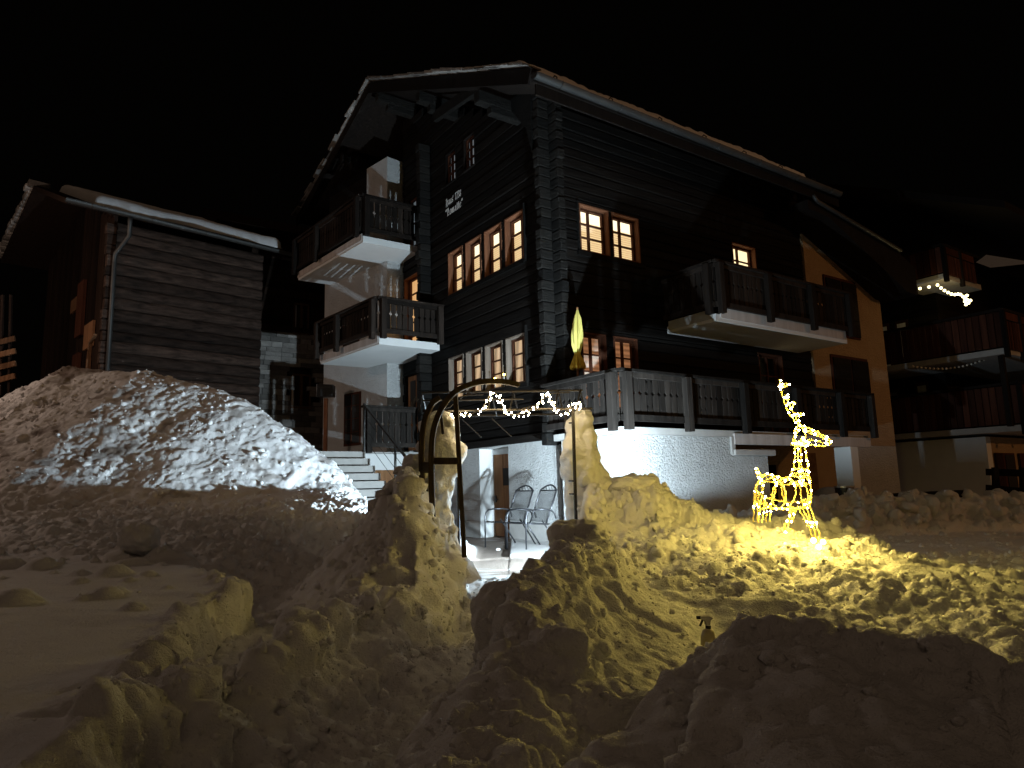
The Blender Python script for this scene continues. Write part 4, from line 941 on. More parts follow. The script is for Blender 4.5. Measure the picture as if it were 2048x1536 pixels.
mb = MB(); mb.tube([bp(.05, -.98, 8.12), bp(.05, -.98, 8.0), bp(.10, -.80, 7.7), bp(-.05, -.22, 7.35), bp(-.05, -.20, 7.1), bp(-.05, -.20, 2.2)], .055, 8); mb.build('downpipe', M['zinc'], barn, smooth=True)
mb = MB(); mb.bar(bp(-.3, .6, 5.1), bp(-.3, .1, 5.25), .08, .05); mb.bar(bp(-.3, .55, 5.1), bp(-.3, .75, 3.4), .08, .05); mb.build('hanging_tool', M['barn_plank'], barn)
# plank stack lit from the lane
pk = thing('plank_rack', 'orange-lit wooden planks racked beside the left end of the barn', 'planks', at_d(12, 745, 17.5))
for k in range(4):
    c = at_d(-22, 690+k*25, 17.5); mb = MB(); mb.bar(c, c+HR*random.uniform(.6, .75)+V3(0, 0, .16), .05, .14); mb.build('plank', M['barn_plank'], pk)
for q in (5, 22):
    mb = MB(); mb.bar(at_d(q, 590, 17.6), at_d(q-4, 790, 17.6), .06, .06); mb.build('post', M['barn_dark'], pk)

# ================================================================== dark stone-based house between barn and chalet
sh = thing('stone_house', 'dark narrow house with stone walls and white-framed windows between barn and chalet', 'house', (-1, 12.4, 2))
mb = MB(); mb.box((-3.2, 12.3, 1.0), (3.0, 16, 9.5)); mb.build('core', M['dark_inside'], sh)
z = 2.4; row = 0
while z < 6.2:
    h = random.uniform(.13, .19); x = -3.2 + random.uniform(-.2, 0)
    while x < .35:
        w = random.uniform(.3, .6); skip = (-1.15 < x+w/2 < -.38 and 3.75 < z < 5.05)
        if not skip and x+w > -3.1:
            mb = MB(); q = random.uniform(0, .03); mb.box((x+.006, 12.14-q, z+.005), (x+w-.006, 12.32, z+h-.005)); mb.build('stone', M['stone'], sh)
        x += w
    z += h; row += 1
z = 6.2
while z < 9.4:
    h = .24
    for s in subtract((-3.2, .3), [(-1.12, -.5)] if 6.25 < z < 7.2 else []):
        mb = MB(); mb.box((s[0], 12.15, z+.004), (s[1], 12.32, z+h-.004)); mb.build('plank', M['barn_dark'], sh, bevel=.01)
    z += h
for (x0, x1, z0, z1) in ((-1.08, -.46, 3.86, 4.92), (-1.06, -.56, 6.25, 7.25)):
    mb = MB(); mb.box((x0, 12.16, z0), (x0+.05, 12.25, z1)); mb.box((x1-.05, 12.16, z0), (x1, 12.25, z1)); mb.box((x0, 12.16, z1-.05), (x1, 12.25, z1)); mb.box((x0-.03, 12.10, z0-.05), (x1+.03, 12.25, z0))
    mb.box(((x0+x1)/2-.04, 12.15, z0), ((x0+x1)/2+.04, 12.24, z1)); fr = mb.build('window', M['barn_plank'], sh)
    mb = MB(); mb.box((x0+.05, 12.26, z0), (x1-.05, 12.27, z1)); mb.build('pane', M['dark_inside'], fr)
    mb = MB(); mb.box((x0+.06, 12.255, z0+.03), (x0+.11, 12.259, z1-.06)); mb.build('curtain', M['curtain_off'], fr)
mb = MB(); mb.prism([(-3.6, 11.4, 9.3), (-3.6, 16.5, 9.3), (-3.6, 14, 10.6)], (7, 0, 0)); mb.build('roof', M['barn_dark'], sh)

mbx = thing('mailbox', 'dark letter box on a rust-red post left of the stone steps', 'mailbox', tuple(at_d(652, 870, 17.6)))
c = at_d(649, 781, 17.6); mb = MB(); mb.prism([c+HR*(-.22)+V3(0, 0, -.16), c+HR*.22+V3(0, 0, -.16), c+HR*.22+V3(0, 0, .15), c+HR*(-.22)+V3(0, 0, .19)], HD*.25); bxo = mb.build('box', M['black'], mbx, bevel=.015)
mb = MB(); p = c - HD*.006; mb.prism([p+HR*(-.15)+V3(0, 0, .08), p+HR*.15+V3(0, 0, .08), p+HR*.15+V3(0, 0, .10), p+HR*(-.15)+V3(0, 0, .10)], HD*.005); mb.build('slot', M['zinc'], bxo)
mb = MB(); mb.bar(at_d(652, 797, 17.7), at_d(650, 930, 17.7), .09, .09, up=tuple(HD)); mb.build('post', M['orange_paint'], mbx)

# ================================================================== neighbouring chalet on the right
nb = thing('neighbour_chalet', 'dark neighbouring chalet with three balconies and string lights at the right edge', 'house', (18, 3, 0))
NX, NY = 14.0, -1.21
mb = MB(); mb.box((NX, NY, -.3), (NX+.3, 8, 2.2)); mb.build('plaster_base', M['plaster'], nb)
mb = MB(); mb.box((NX+.3, NY, -.3), (26, NY+.3, 2.2)); mb.build('plaster_base', M['stucco_ochre'], nb)
for k in range(28):
    z0 = 2.25+.22*k; mb = MB(); mb.box((NX+1.4, NY+1.4, z0), (NX+1.6, 8, z0+.214)); mb.build('beam', M['beam_y'], nb)
    mb = MB(); mb.box((NX+1.6, NY+1.4, z0), (26, NY+1.6, z0+.214)); mb.build('beam', M['beam_x'], nb)
mb = MB(); mb.box((NX+1.65, NY+1.65, 0), (25.5, 8, 8.3)); mb.build('core', M['dark_inside'], nb)
for k in range(3):
    x0 = NX+.8+1.6*k; mb = MB(); mb.box((x0, NY-.05, .5), (x0+.85, NY, 1.75)); fr = mb.build('window', M['red_wood'], nb)
    mb = MB(); mb.box((x0+.18, NY-.07, .6), (x0+.75, NY-.051, 1.7)); mb.build('pane', M['dark_inside'], fr)
    mb = MB(); mb.box((x0-.45, NY-.08, .5), (x0-.03, NY-.02, 1.75)); mb.build('shutter', M['red_wood'], fr)
def nb_balcony(zb, xo, yo, yl, zt_rail, xr=25, diag=False):
    x0, y0 = NX-xo, NY-yo; mb = MB(); mb.prism([(x0, yl, zb), (x0, y0, zb), (xr, y0, zb), (xr, NY+1.7, zb), (NX+1.7, NY+1.7, zb), (NX+1.7, yl, zb)], (0, 0, .16)); sl = mb.build('balcony', M['concrete'], nb)
    z1 = zt_rail; L = yl-y0; n = int(L/.17)
    for k in range(n):
        mb = MB(); mb.box((x0-.03, y0+k*L/n+.01, zb+.2), (x0, y0+(k+1)*L/n-.01, z1-.12)); mb.build('board', M['red_wood'], sl)
    mb = MB(); mb.box((x0-.07, y0-.05, z1-.1), (x0+.06, yl, z1-.03)); mb.box((x0, y0-.07, z1-.1), (xr, y0+.05, z1-.03)); mb.build('handrail', M['dark_wood'], sl)
    x = x0; 
    while x < min(xr-.9, x0+6.5):
        mb = MB(); mb.box((x-.06, y0-.09, zb-.1), (x+.06, y0+.02, z1-.1)); mb.build('post', M['dark_wood'], sl)
        mb = MB(); mb.box((x+.07, y0-.05, z1-.32), (x+.96, y0-.02, z1-.11)); mb.build('board', M['red_wood'], sl)
        for k in range(9):
            mb = MB(); mb.box((x+.07+k*.099, y0-.06+.012*(k % 2), zb+.12), (x+.07+k*.099+.09, y0-.03, z1-.36)); mb.build('board', M['red_wood'], sl)
        x += 1.02
    return sl
s1 = nb_balcony(2.28, .25, 1.0, 6.5, 3.62)
s2 = nb_balcony(4.32, .55, .95, 6.5, 5.58)
s3 = nb_balcony(6.86, .0, -.50, .55, 7.95, xr=16.4)
mb = MB(); mb.box((NX-.5, NY-.85, 2.4), (NX-.38, NY-.73, 4.3)); mb.build('corner_post', M['dark_wood'], nb)
for (y0, y1, z0, z1) in ((.6, 1.0, 4.9, 6.2), (1.2, 1.9, 4.6, 6.2), (.2, .6, 2.5, 4.1), (1.1, 1.5, 2.6, 4.0)):
    mb = MB(); mb.box((NX+1.36, y0+.5, z0), (NX+1.42, y1+.5, z1)); fr = mb.build('window', M['red_wood'], nb)
    mb = MB(); mb.box((NX+1.35, y0+.57, z0+.1), (NX+1.359, y1+.43, z1-.1)); mb.build('pane', M['curtain_off'], fr)
mb = MB(); mb.prism([(NX-1.2, NY-1.6, 8.2), (NX-1.2, 3.6, 11.4), (NX-1.2, 9, 8.3), (NX-1.2, 9, 8.1), (NX-1.2, 3.6, 11.2), (NX-1.2, NY-1.6, 8.0)], (13, 0, 0)); nr_ = mb.build('roof', M['dark_wood'], nb)
fl = thing('globe_lights', 'sagging chain of glowing globe bulbs under the top balcony of the neighbouring chalet', 'string lights', tuple(at_d(1880, 590, 19.5)))
GP = [(1840,577),(1858,574),(1875,570),(1882,576),(1889,581),(1896,585),(1903,588),(1910,589),(1916,588),(1921,589),(1926,593),(1930,597),(1934,599),(1941,601),(1930,603),(1937,606),(1932,609),(1934,591)]
bm_ = MB().ball((0, 0, 0), .042, 8, 6).mesh('bulb'); bm_.shade_smooth(); bm_.materials.append(M['bulb_globe'])
for (x, y) in GP: inst('bulb', bm_, fl, Matrix.Translation(at_d(x, y, 19.3)))
mb = MB(); mb.tube([at_d(x, y-2, 19.3) for x, y in GP[:13]], .006, 4); mb.build('cable', M['black'], fl)
fo = thing('unlit_globe_lights', 'unlit chain of globe bulbs hanging in a curve below the middle balcony of the neighbour', 'string lights', tuple(at_d(1900, 740, 19)))
bo_ = MB().ball((0, 0, 0), .035, 8, 6).mesh('bulb'); bo_.shade_smooth(); bo_.materials.append(M['bulb_off'])
pts = []
for k in range(20):
    t = k/19; x = 1826+158*t; y = 733 + 8*math.sin(math.pi*t) - 20*t*t; pts.append(at_d(x, y, 18.8)); inst('bulb', bo_, fo, Matrix.Translation(pts[-1]))
mb = MB(); mb.tube(pts, .005, 4); mb.build('cable', M['black'], fo)
lamp('globe_glow', 'POINT', at_d(1905, 600, 19.2), 10, (1, .75, .35), .15)

fn = thing('plank_fence', 'low dark plank fence in front of the orange-lit corner of the neighbouring chalet', 'fence', tuple(at_d(2000, 985, 15)))
for (y0, y1) in ((944, 940), (976, 980)):
    mb = MB(); mb.bar(at_d(1972, y0, 15.5), at_d(2100, y1+8, 14.5), .04, .15); mb.build('rail', M['dark_wood'], fn)
for x in (1990, 2045):
    mb = MB(); mb.bar(at_d(x, 935, 15.2), at_d(x+2, 1000, 15.2), .1, .1); mb.build('post', M['dark_wood'], fn)

fh = thing('distant_house', 'faint snowy roof of a distant house at the far right', 'house', tuple(at_d(2010, 520, 42)))
a_, b__, c_ = at_d(1930, 525, 42), at_d(2130, 495, 42), at_d(2130, 470, 46)
mb = MB(); mb.prism([at_d(1945, 530, 42), at_d(2180, 505, 42), at_d(2180, 480, 47), at_d(1985, 500, 47)], (0, 0, -.3)); mb.build('roof', M['snow_roof'], fh)
mb = MB(); q0 = at_d(1960, 535, 42.3); mb.prism([q0, at_d(2180, 512, 42.3), at_d(2180, 512, 47), at_d(1990, 530, 47)], (0, 0, -9)); mb.build('wall', M['dark_wood'], fh)

# ================================================================== things by the car port
tp = thing('covered_heap', 'grey tarpaulin-covered heap under the deck behind the deer', 'tarpaulin', tuple(at_d(1660, 1000, 14)))
P = []; mb = MB(); mb.ball(at_d(1660, 1005, 14), .42, 20, 12, (1.1, .8, .75)); mb.build('cover', M['tarp'], tp, smooth=True)
kb = thing('metal_drum', 'dark metal drum with a loop handle beside the white car port pillar', 'metal drum', tuple(at_d(1692, 1005, 13.2)))
c = at_d(1690, 990, 13.2); mb = MB(); mb.tube([c+V3(0, 0, -.16), c+V3(0, 0, .14)], .17, 14); mb.build('drum', M['black'], kb)
mb = MB(); mb.tube([c+V3(0, 0, .14), c+V3(0, 0, .17)], .185, 14); mb.build('lid', M['steel'], kb)
mb = MB(); mb.tube([c+HR*.15+V3(0, 0, .06), c+HR*.3+V3(0, 0, .07), c+HR*.36+V3(0, 0, 0), c+HR*.3+V3(0, 0, -.08), c+HR*.12+V3(0, 0, -.1)], .018, 6); mb.build('handle', M['black'], kb)
pln = MB(); pln.bar((7.2, -.25, 1.75), (6.75, -.55, .4), .16, .05); tag(pln.build('leaning_plank', M['barn_plank']), 'brown plank leaning diagonally against the rough plaster right of the pillar', 'plank')
lg = MB(); lg.tube([(9.2, -.9, .55), (12.6, -1.0, .55)], .24, 10); tag(lg.build('fallen_trunk', M['dark_wood']), 'dark lying tree trunk behind the snow bank before the white wall', 'log')

# ================================================================== metal garden arch with fairy lights
ar = thing('garden_arch', 'brown metal garden arch with a triangular latticed top half buried in snow', 'arch', tuple(at_d(1010, 1060, 6.9)))
def apx(px, py, d=6.9): return at_d(px, py, d)
AL, AR_ = 872, 1139
def abar(name, pts, r=.011, mtl='iron'): mb = MB(); mb.tube(pts, r, 6); return mb.build(name, M[mtl], ar)
zt, zb_ = at_d(1000, 785, 7.0).z, at_d(1000, 822, 6.75).z
def av(px, d, z): p = at_d(px, 900, d); return V3(p.x, p.y, z)
abar('ridge_bar', [av(843, 7.0, zt+.02), av(1170, 7.0, zt)], .013)
abar('front_bar', [av(846, 6.75, zb_+.02), av(1188, 6.75, zb_-.0)], .013)
abar('back_bar', [av(846, 7.25, zb_+.02), av(1180, 7.25, zb_)], .013)
abar('middle_bar', [av(846, 6.88, (zt+zb_)/2+.03), av(1050, 6.88, (zt+zb_)/2+.02)], .009)
for px_ in (845, 985, 1030, 1120, 1165):
    abar('truss', [av(px_-8, 6.75, zb_), av(px_, 7.0, zt), av(px_+10, 7.25, zb_)], .009)
for px_ in (900, 1075): abar('scroll', [av(px_-40, 6.9, zb_+.02), av(px_, 6.92, zb_+.07), av(px_+30, 6.95, zt-.03), av(px_+70, 6.98, zt-.02)], .006)
for px_ in (925, 985): abar('brace', [av(px_, 7.25, zb_-.02), av(px_+38, 7.25, zb_-.22)], .007)
for (a, b) in ((1131, 1146), (880, 915)):
    for (q, d) in ((a, 7.2), (b, 6.8)): abar('leg', [av(q+(3 if a > 1000 else 0), d, zb_+.01), av(q, d, .55)], .017)
    for py in (846, 962, 988):
        if a > 1000: abar('rung', [apx(a, py, 7.2), apx(b, py, 6.8)], .010)
abar('vine_stem', [apx(1131, 985, 7.1), apx(1130, 940, 7.1), apx(1136, 905, 7.05), apx(1134, 850, 7.05)], .006)
for (a, b) in (((1130, 945), (1144, 918)), ((1137, 892), (1143, 878)), ((1135, 862), (1137, 846)), ((1122, 914), (1128, 902))):
    p, q = apx(*a, 7.05), apx(*b, 7.05); mb = MB(); mmid = (p+q)/2; mb.prism([p, mmid+HR*.03, q, mmid-HR*.03], HD*.006); mb.build('leaf', M['iron'], ar)

fy = thing('fairy_lights', 'warm white fairy light garland draped along the top of the garden arch', 'fairy lights', tuple(at_d(1000, 820, 6.7)))
GL = [(893,836),(903,836),(915,833),(928,830),(940,829),(952,824),(963,818),(970,808),(975,798),(980,789),(986,784),(993,788),(999,796),(1003,806),(1007,817),(1010,827),(1020,829),(1032,829),(1044,826),(1056,823),(1066,818),(1075,812),(1081,803),(1086,794),(1091,788),(1098,795),(1104,803),(1108,813),(1113,822),(1124,828),(1135,824),(1143,812),(1152,808),(1160,812),(1164,818)]
ledm = MB().ball((0, 0, 0), .0070, 6, 4).mesh('bulb'); ledm.shade_smooth(); ledm.materials.append(M['led_warm'])
gpts = [at_d(x, y, 6.72) for x, y in GL]; mb = MB(); mb.tube(gpts, .005, 5); mb.build('cable', M['iron'], fy)
for a, b in zip(gpts[:-1], gpts[1:]):
    n = 3
    for k in range(n):
        p = a+(b-a)*(k/n) + HR*random.uniform(-.025, .025)+HD*random.uniform(-.05, .03)+V3(0, 0, random.uniform(-.035, .03)); inst('bulb', ledm, fy, Matrix.Translation(p))

# ================================================================== upright wooden sled
sl_ = thing('wooden_sled', 'old wooden sled standing upright in the snow with long curved runners', 'sled', tuple(at_d(880, 1085, 6.3)))
def spl(pts, n=6):
    P = [Vector(p) for p in pts]; out = []
    for i in range(len(P)-1):
        p0, p1, p2, p3 = P[max(i-1, 0)], P[i], P[i+1], P[min(i+2, len(P)-1)]
        for k in range(n):
            t = k/n; out.append(.5*((2*p1)+(p2-p0)*t+(2*p0-5*p1+4*p2-p3)*t*t+(3*p1-p0-3*p2+p3)*t**3))
    return out+[P[-1]]
def runner(px, d, w=.045, h=.055):
    C_ = spl([at_d(x, y, d_) for (x, y), d_ in zip(px, d)]); mb = MB(); P = []
    for i, p in enumerate(C_):
        t = (C_[min(i+1, len(C_)-1)]-C_[max(i-1, 0)]).normalized(); u = HD; s = t.cross(u).normalized(); u = s.cross(t).normalized()
        for (a, b) in ((-1,-1),(1,-1),(1,1),(-1,1)): P.append(p+s*(w/2*a)+u*(h/2*b))
    n = len(C_); F = [(i*4+k, i*4+(k+1) % 4, i*4+4+(k+1) % 4, i*4+4+k) for i in range(n-1) for k in range(4)]+[(0, 3, 2, 1), (n*4-4, n*4-3, n*4-2, n*4-1)]
    mb.add(P, F); return mb
runner([(848,1100),(846,1040),(844,960),(843,900),(846,860),(853,830),(866,806),(880,795)], [6.5]*8, .052).build('runner', M['sled_wood'], sl_, bevel=.006)
runner([(870,1120),(866,1050),(863,960),(863,900),(867,862),(876,832),(892,803),(915,781),(945,768),(975,763),(1010,764),(1038,770)], [6.25]*6+[6.26,6.3,6.36,6.42,6.5,6.55], .05).build('runner', M['sled_wood'], sl_, bevel=.006)
mb = MB(); mb.bar(at_d(911, 790, 6.35), at_d(929, 1115, 6.15), .042, .05, up=tuple(HD)); mb.build('strut', M['sled_wood'], sl_, bevel=.005)
mb = MB(); mb.bar(at_d(880, 812, 6.45), at_d(886, 868, 6.45), .025, .03, up=tuple(HD)); mb.build('strut', M['sled_wood'], sl_)
mb = MB(); mb.bar(at_d(842, 935, 6.52), at_d(866, 935, 6.42), .06, .10); mb.build('crossbar', M['sled_wood'], sl_, bevel=.006)
mb = MB(); mb.bar(at_d(862, 922, 6.27), at_d(919, 922, 6.25), .05, .062); mb.build('crossbar', M['sled_wood'], sl_, bevel=.006)

# ================================================================== two high-backed metal garden chairs
def make_chair(label):
    t = thing('garden_chair', label, 'chair', (0, 0, 0), 'high-backed metal chairs on the terrace')
    R_ = .013
    def tb(name, pts, r=R_): mb = MB(); mb.tube(pts, r, 7); return mb.build(name, M['chair_metal'], t, smooth=True)
    for s in (-1, 1):     # faces -x; arms run back from the front legs
        y = s*.29
        tb('front_leg', [(-.30, y, 0), (-.29, y, .50), (-.27, y, .58), (-.22, y, .625), (-.10, y, .635)])
        tb('armrest', [(-.10, y, .635), (.10, y, .63), (.20, y, .61), (.26, y, .56), (.28, y, .48)], .014)
        tb('rear_leg', [(.02, y*.96, .46), (.22, y*.96, .20), (.36, y*.96, 0)])
    tb('seat_frame', spl([(-.28, -.27, .425), (-.28, .27, .425), (.15, .27, .40), (.15, -.27, .40), (-.28, -.27, .425)], 4), .011)
    mb = MB(); mb.prism([(-.27, -.26, .423), (.15, -.26, .398), (.15, .26, .398), (-.27, .26, .423)], (0, 0, .005)); mb.build('seat', M['mesh_fabric'], t)
    top = lambda f, y: (.12+.26*f, y, .40+.60*f)
    arc = [top(0, -.235), top(.5, -.24), top(.90, -.235)] + [(.12+.26*(.90+.13*math.sin(math.pi*k/8)), -.235+.47*k/8, .40+.60*(.90+.13*math.sin(math.pi*k/8))) for k in range(1, 8)] + [top(.90, .235), top(.5, .24), top(0, .235)]
    tb('back_frame', arc, .014)
    tb('back_crossbar', [top(.88, -.235), top(.88, .235)], .011)
    for k in range(5):
        y = -.16+.08*k; tb('scroll', [(.12+.26*.89, y-.03, .40+.6*.89), (.12+.26*.95, y, .40+.6*.945), (.12+.26*(.90+.10*math.sin(math.pi*(y+.235)/.47)), y+.03, .40+.6*(.90+.10*math.sin(math.pi*(y+.235)/.47)))], .005)
    mb = MB(); mb.prism([top(.05, -.225), top(.05, .225), top(.87, .225), top(.87, -.225)], (.005, 0, -.002)); mb.build('backrest', M['mesh_fabric'], t)
    return t
def dup(root, loc, label):
    r = root.copy(); COL.objects.link(r); r.location = loc; r['label'] = label
    for c in list(root.children):
        k = c.copy(); COL.objects.link(k); k.parent = r
    return r
ch = make_chair('metal garden chair with mesh back nearer the brown cellar door')
ch2 = dup(ch, (-.86, -.30, .165), 'metal garden chair with mesh back nearer the right snow column')
ch.location = (-.84, .38, .165)
ch.rotation_euler = (0, 0, rad(3)); ch2.rotation_euler = (0, 0, rad(-3))
ice = MB(); ice.ball(on_z(996, 1099, .17), .035, 8, 5, (1.2, 1, .7)); tag(ice.build('ice_lump', M['snow'], None, smooth=True), 'small white lump of ice on the terrace before the chairs', 'ice')

# ================================================================== closed parasol on the deck
pr = thing('closed_parasol', 'closed yellow parasol standing on the deck behind the wooden railing', 'parasol', (.1, -.42, 2.05))
UX, UY = on_y(1154, 700, -.64).x, -.64
def cloth(name, prof, m_, folds=8, amp=.22):
    zs = np.array([p[0] for p in prof]); rs = np.array([p[1] for p in prof]); zz = np.linspace(zs[0], zs[-1], 40); rr = np.interp(zz, zs[::-1] if zs[0] > zs[-1] else zs, rs[::-1] if zs[0] > zs[-1] else rs)
    n = 48; mb = MB()
    for i, (z, r) in enumerate(zip(zz, rr)):
        for k in range(n):
            a = 2*math.pi*k/n; q = r*(1+amp*math.sin(folds*a+z*2.5)*min(1, i/8)+.06*math.sin(3*a+z*9)); mb.v.append((UX+q*math.cos(a)+lean(z), UY+q*math.sin(a), z))
    for i in range(39):
        for k in range(n): mb.f.append((i*n+k, i*n+(k+1) % n, (i+1)*n+(k+1) % n, (i+1)*n+k))
    return mb.build(name, m_, pr, smooth=True)
lean = lambda z: .045*(z-3.2)
ztp, zsk, zbt = on_y(1158, 618, UY).z, on_y(1153, 708, UY).z, on_y(1153, 738, UY).z
cloth('canopy', [(ztp, .012), (ztp-.18, .055), (ztp-.45, .085), (zsk+.15, .075), (zsk, .038)], M['yellow_cloth'], 7, .34)
mb = MB(); mb.tube([(UX+lean(zsk)+.048*math.cos(a), UY+.048*math.sin(a), zsk+.015) for a in [k*math.pi/6 for k in range(12)]], .010, 5, closed=True); mb.build('tie_strap', M['mustard_cloth'], pr)
cloth('canopy_skirt', [(zsk+.02, .040), (zsk-.10, .085), (zbt+.05, .125), (zbt, .115)], M['mustard_cloth'], 11, .16)
mb = MB(); mb.tube([(UX+lean(2.05), UY, 2.04), (UX+lean(ztp), UY, ztp+.02)], .018, 8); mb.build('pole', M['door_wood'], pr)

# ================================================================== light-chain deer
dr_ = thing('light_deer', 'glowing wire deer wrapped in yellow lights standing on the snow mound', 'light deer', tuple(at_d(1575, 1050, 5.5)))
DD = 5.5
def dp(px, py, w=0): return at_d(px, py, DD+w) 
rope = []      # (points, number of lamps)
def R(pts, n=0, close=False): rope.append(([dp(*p) for p in pts], n, close))
# body hoops and rails
def hoop(cx, cy, rx, ry, dw, n=0, tilt=0):
    P = []
    for k in range(17):
        a = 2*math.pi*k/16; P.append((cx+rx*math.sin(a)*.85+tilt*math.cos(a), cy-ry*math.cos(a), dw*math.sin(a)))
    R(P, n)
hoop(1517, 985, 9, 22, .10, 5, 2); hoop(1531, 984, 22, 34, .13, 7, 6); hoop(1548, 987, 27, 31, .13, 6, -4); hoop(1568, 987, 27, 31, .13, 6, 5); hoop(1590, 985, 30, 33, .13, 7, -5)
hoop(1612, 985, 12, 32, .11, 6, -2)
hoop(1600, 958, 24, 12, .09, 6, -2); hoop(1600, 945, 20, 8, .08, 4)
for w in (-.13, .13):
    R([(1512,982,w*.6),(1525,992,w),(1550,1000,w),(1576,1004,w),(1600,1004,w),(1614,998,w*.6)], 7)
    R([(1512,968,w*.5),(1530,962,w),(1552,966,w),(1572,970,w),(1598,962,w*.8)], 6)
R([(1518,957),(1530,949),(1545,950),(1560,955),(1572,962),(1582,950),(1588,930),(1590,905),(1588,880),(1590,862)], 16)
R([(1520,1005),(1540,1014),(1562,1017),(1585,1018),(1605,1013),(1616,1000)], 10)
R([(1620,968),(1617,945),(1615,925),(1612,905),(1610,892)], 9); R([(1602,970,-.06),(1603,940,-.06),(1602,915,-.05),(1602,890,-.05),(1604,872,-.05)], 9); R([(1600,968,.07),(1598,935,.06),(1596,905,.05),(1598,880,.05)], 7)
R([(1620,968),(1622,985),(1619,1000),(1612,1016)], 6)
# head
R([(1588,862),(1596,853),(1608,853),(1622,858),(1640,867),(1655,876),(1663,883),(1658,889),(1645,892),(1628,890),(1614,889),(1604,886),(1592,889)], 14)
R([(1604,855,-.04),(1620,866,-.045),(1640,873,-.03),(1660,882,-.01)], 5); R([(1606,888,-.04),(1622,880,-.05),(1640,884,-.03),(1658,887,-.01)], 5)
R([(1604,855,.04),(1620,864,.045),(1640,872,.03),(1660,882,.01)], 4); R([(1592,889,0),(1590,875,-.03),(1598,857,-.03)], 4); R([(1604,886,-.04),(1612,872,-.05),(1604,856,-.04)], 3); hoop(1600, 887, 20, 4, .05, 3)
# antlers and tail
R([(1602,853),(1594,846),(1585,836),(1577,824),(1571,810),(1566,795),(1562,780),(1558,772),(1561,766),(1559,759)], 15)
R([(1600,848,-.05),(1592,836,-.07),(1586,824,-.08),(1579,812,-.09),(1574,800,-.1),(1570,790,-.1)], 8)
R([(1593,834,-.07),(1604,830,-.10),(1602,826,-.1),(1588,828,-.08)], 4); R([(1582,816,-.08),(1590,806,-.11),(1586,804,-.11),(1578,810,-.08)], 3)
R([(1561,776),(1570,774,-.02),(1577,768,-.03),(1570,767,-.02),(1560,768)], 4); R([(1577,800,-.09),(1573,790,-.1),(1576,793,-.1)], 3)
R([(1519,960),(1515,950),(1511,940),(1515,938),(1521,950)], 6)
# legs
def leg(pts, n, w=.02, g=.012):
    R([(x-4, y, z-g) for x, y, z in pts], max(1, n//2)); R([(x+4, y, z+g) for x, y, z in pts], max(1, n//2))
leg([(1513,985,-.12),(1512,1005,-.12),(1511,1025,-.12),(1510,1044,-.12)], 5); leg([(1526,1000,.12),(1524,1018,.12),(1521,1034,.12),(1520,1046,.12)], 5); leg([(1537,1008,-.12),(1537,1022,-.12),(1536,1044,-.12)], 4)
leg([(1590,1014,.10),(1586,1028,.10),(1578,1042,.08),(1572,1050,.06),(1572,1058,.04)], 5); leg([(1584,1016,-.08),(1583,1030,-.1),(1582,1044,-.1)], 4); R([(1570,1052,.0),(1568,1060,0),(1576,1064,0),(1584,1058,0)], 3)
leg([(1600,1014,-.1),(1608,1030,-.13),(1616,1044,-.16),(1624,1060,-.2),(1630,1078,-.24)], 8); leg([(1613,1000,-.12),(1620,1024,-.15),(1628,1046,-.19),(1634,1066,-.22),(1638,1082,-.25)], 8); R([(1616,1052,-.18),(1628,1051,-.2)], 2)
mbw = MB(); lamps = []
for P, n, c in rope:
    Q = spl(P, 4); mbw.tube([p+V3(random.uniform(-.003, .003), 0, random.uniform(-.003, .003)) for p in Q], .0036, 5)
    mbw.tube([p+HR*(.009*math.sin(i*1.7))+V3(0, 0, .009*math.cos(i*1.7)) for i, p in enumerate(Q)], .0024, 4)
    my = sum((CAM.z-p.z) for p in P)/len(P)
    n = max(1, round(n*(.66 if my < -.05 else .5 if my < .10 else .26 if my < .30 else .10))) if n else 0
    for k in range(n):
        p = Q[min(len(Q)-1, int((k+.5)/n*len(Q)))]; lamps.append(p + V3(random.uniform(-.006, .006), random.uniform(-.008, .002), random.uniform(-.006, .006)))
mbw.build('wire_frame', M['rope_added_glow'], dr_, smooth=True)
ledy = MB().ball((0, 0, 0), .0060, 6, 4).mesh('bulb'); ledy.shade_smooth(); ledy.materials.append(M['led_yellow'])
for p in lamps[:290]: inst('bulb', ledy, dr_, Matrix.Translation(p))
ledb = MB().ball((0, 0, 0), .020, 8, 6).mesh('bulb'); ledb.shade_smooth(); ledb.materials.append(M['led_spot'])
for (x, y) in ((1627,1081),(1646,1084),(1638,1094)): inst('foot_bulb', ledb, dr_, Matrix.Translation(at_d(x, y, DD-.35)))

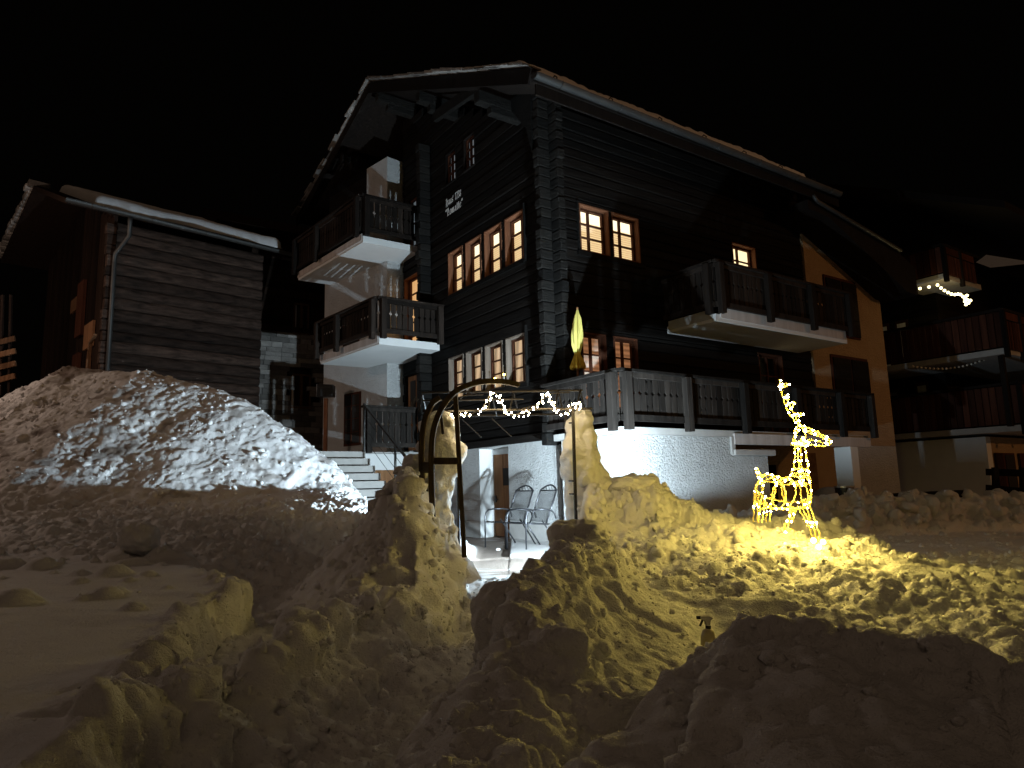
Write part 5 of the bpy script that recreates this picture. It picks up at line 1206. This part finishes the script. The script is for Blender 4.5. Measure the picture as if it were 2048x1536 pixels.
# ================================================================== spray bottle, floodlight
sb = thing('spray_bottle', 'plastic spray bottle with black nozzle and trigger stuck in the snow', 'spray bottle', tuple(at_d(1410, 1290, 2.75)))
SD = 2.75
def sp(px, py, o=0): return at_d(px, py, SD+o)
mb = MB(); mb.tube([sp(1416, 1300), sp(1416, 1275), sp(1416.5, 1262), sp(1416.5, 1257)], [.028, .028, .022, .011], 14); mb.build('bottle', M['bottle'], sb, smooth=True)
mb = MB(); mb.tube([sp(1416.5, 1257), sp(1416.5, 1251)], .0105, 12); mb.build('collar', M['black'], sb)
q = [(1401,1233.2),(1421,1233),(1427,1237),(1422,1241),(1421,1251),(1412,1251),(1411,1245),(1408,1241),(1402,1239)]
mb = MB(); mb.prism([sp(x, y, -.011) for x, y in q], HD*.022); mb.build('trigger_head', M['white_plastic'], sb, bevel=.002)
mb = MB(); mb.bar(sp(1393.5, 1235), sp(1402, 1235), .012, .011); mb.build('nozzle', M['black'], sb)
mb = MB(); mb.bar(sp(1405, 1240), sp(1400, 1252), .008, .006); mb.build('trigger', M['black'], sb)

LP = V3(-1.35, -3.15, .63)
fd = thing('floodlight', 'white floodlight with an added second head, on a short stand hidden behind the right snow column', 'floodlight', (LP.x, LP.y, .2))
def flood_head(off, tgt, power):
    c = LP+off; l = (tgt-c).normalized(); s_ = l.cross(V3(0, 0, 1)).normalized(); u_ = s_.cross(l)
    mb = MB(); mb.prism([c+s_*a+u_*b-l*.06 for a, b in ((-.10,-.07),(.10,-.07),(.10,.07),(-.10,.07))], l*.05); h = mb.build('housing', M['black'], fd)
    mb = MB(); mb.prism([c+s_*a+u_*b-l*.009 for a, b in ((-.08,-.055),(.08,-.055),(.08,.055),(-.08,.055))], l*.004); mb.build('led_panel', M['flood_led'], h)
    lamp('flood_beam', 'SPOT', c+l*.03, power, (.68, .87, 1), .04, target=tgt+l, spot_size=rad(178), spot_blend=1.0)
flood_head(V3(-.06, .10, 0), LP+V3(-.40, .86, .48), 2700)
flood_head(V3(.10, -.02, 0), LP+V3(.93, .40, .10), 820)  # second head added to light the eaves side, pillar and neighbour wall
mb = MB(); mb.bar(LP+V3(0, 0, .02), V3(LP.x, LP.y, .1), .03, .03); mb.build('stand', M['iron'], fd)

wc = thing('window_candles', 'two small candle lights glowing on the sill of the third lower gable window', 'candle lights', tuple(on_x(1000, 760, .03)))
cb = MB().ball((0, 0, 0), .022, 8, 6).mesh('bulb'); cb.shade_smooth(); cb.materials.append(M['led_spot'])
for (x, y) in ((990, 757), (1008, 749)):
    p = on_x(x, y, -.02); inst('bulb', cb, wc, Matrix.Translation(p)); mb = MB(); mb.tube([p, V3(p.x, p.y, 3.12)], .008, 6); mb.build('candle_stem', M['white_plastic'], wc)
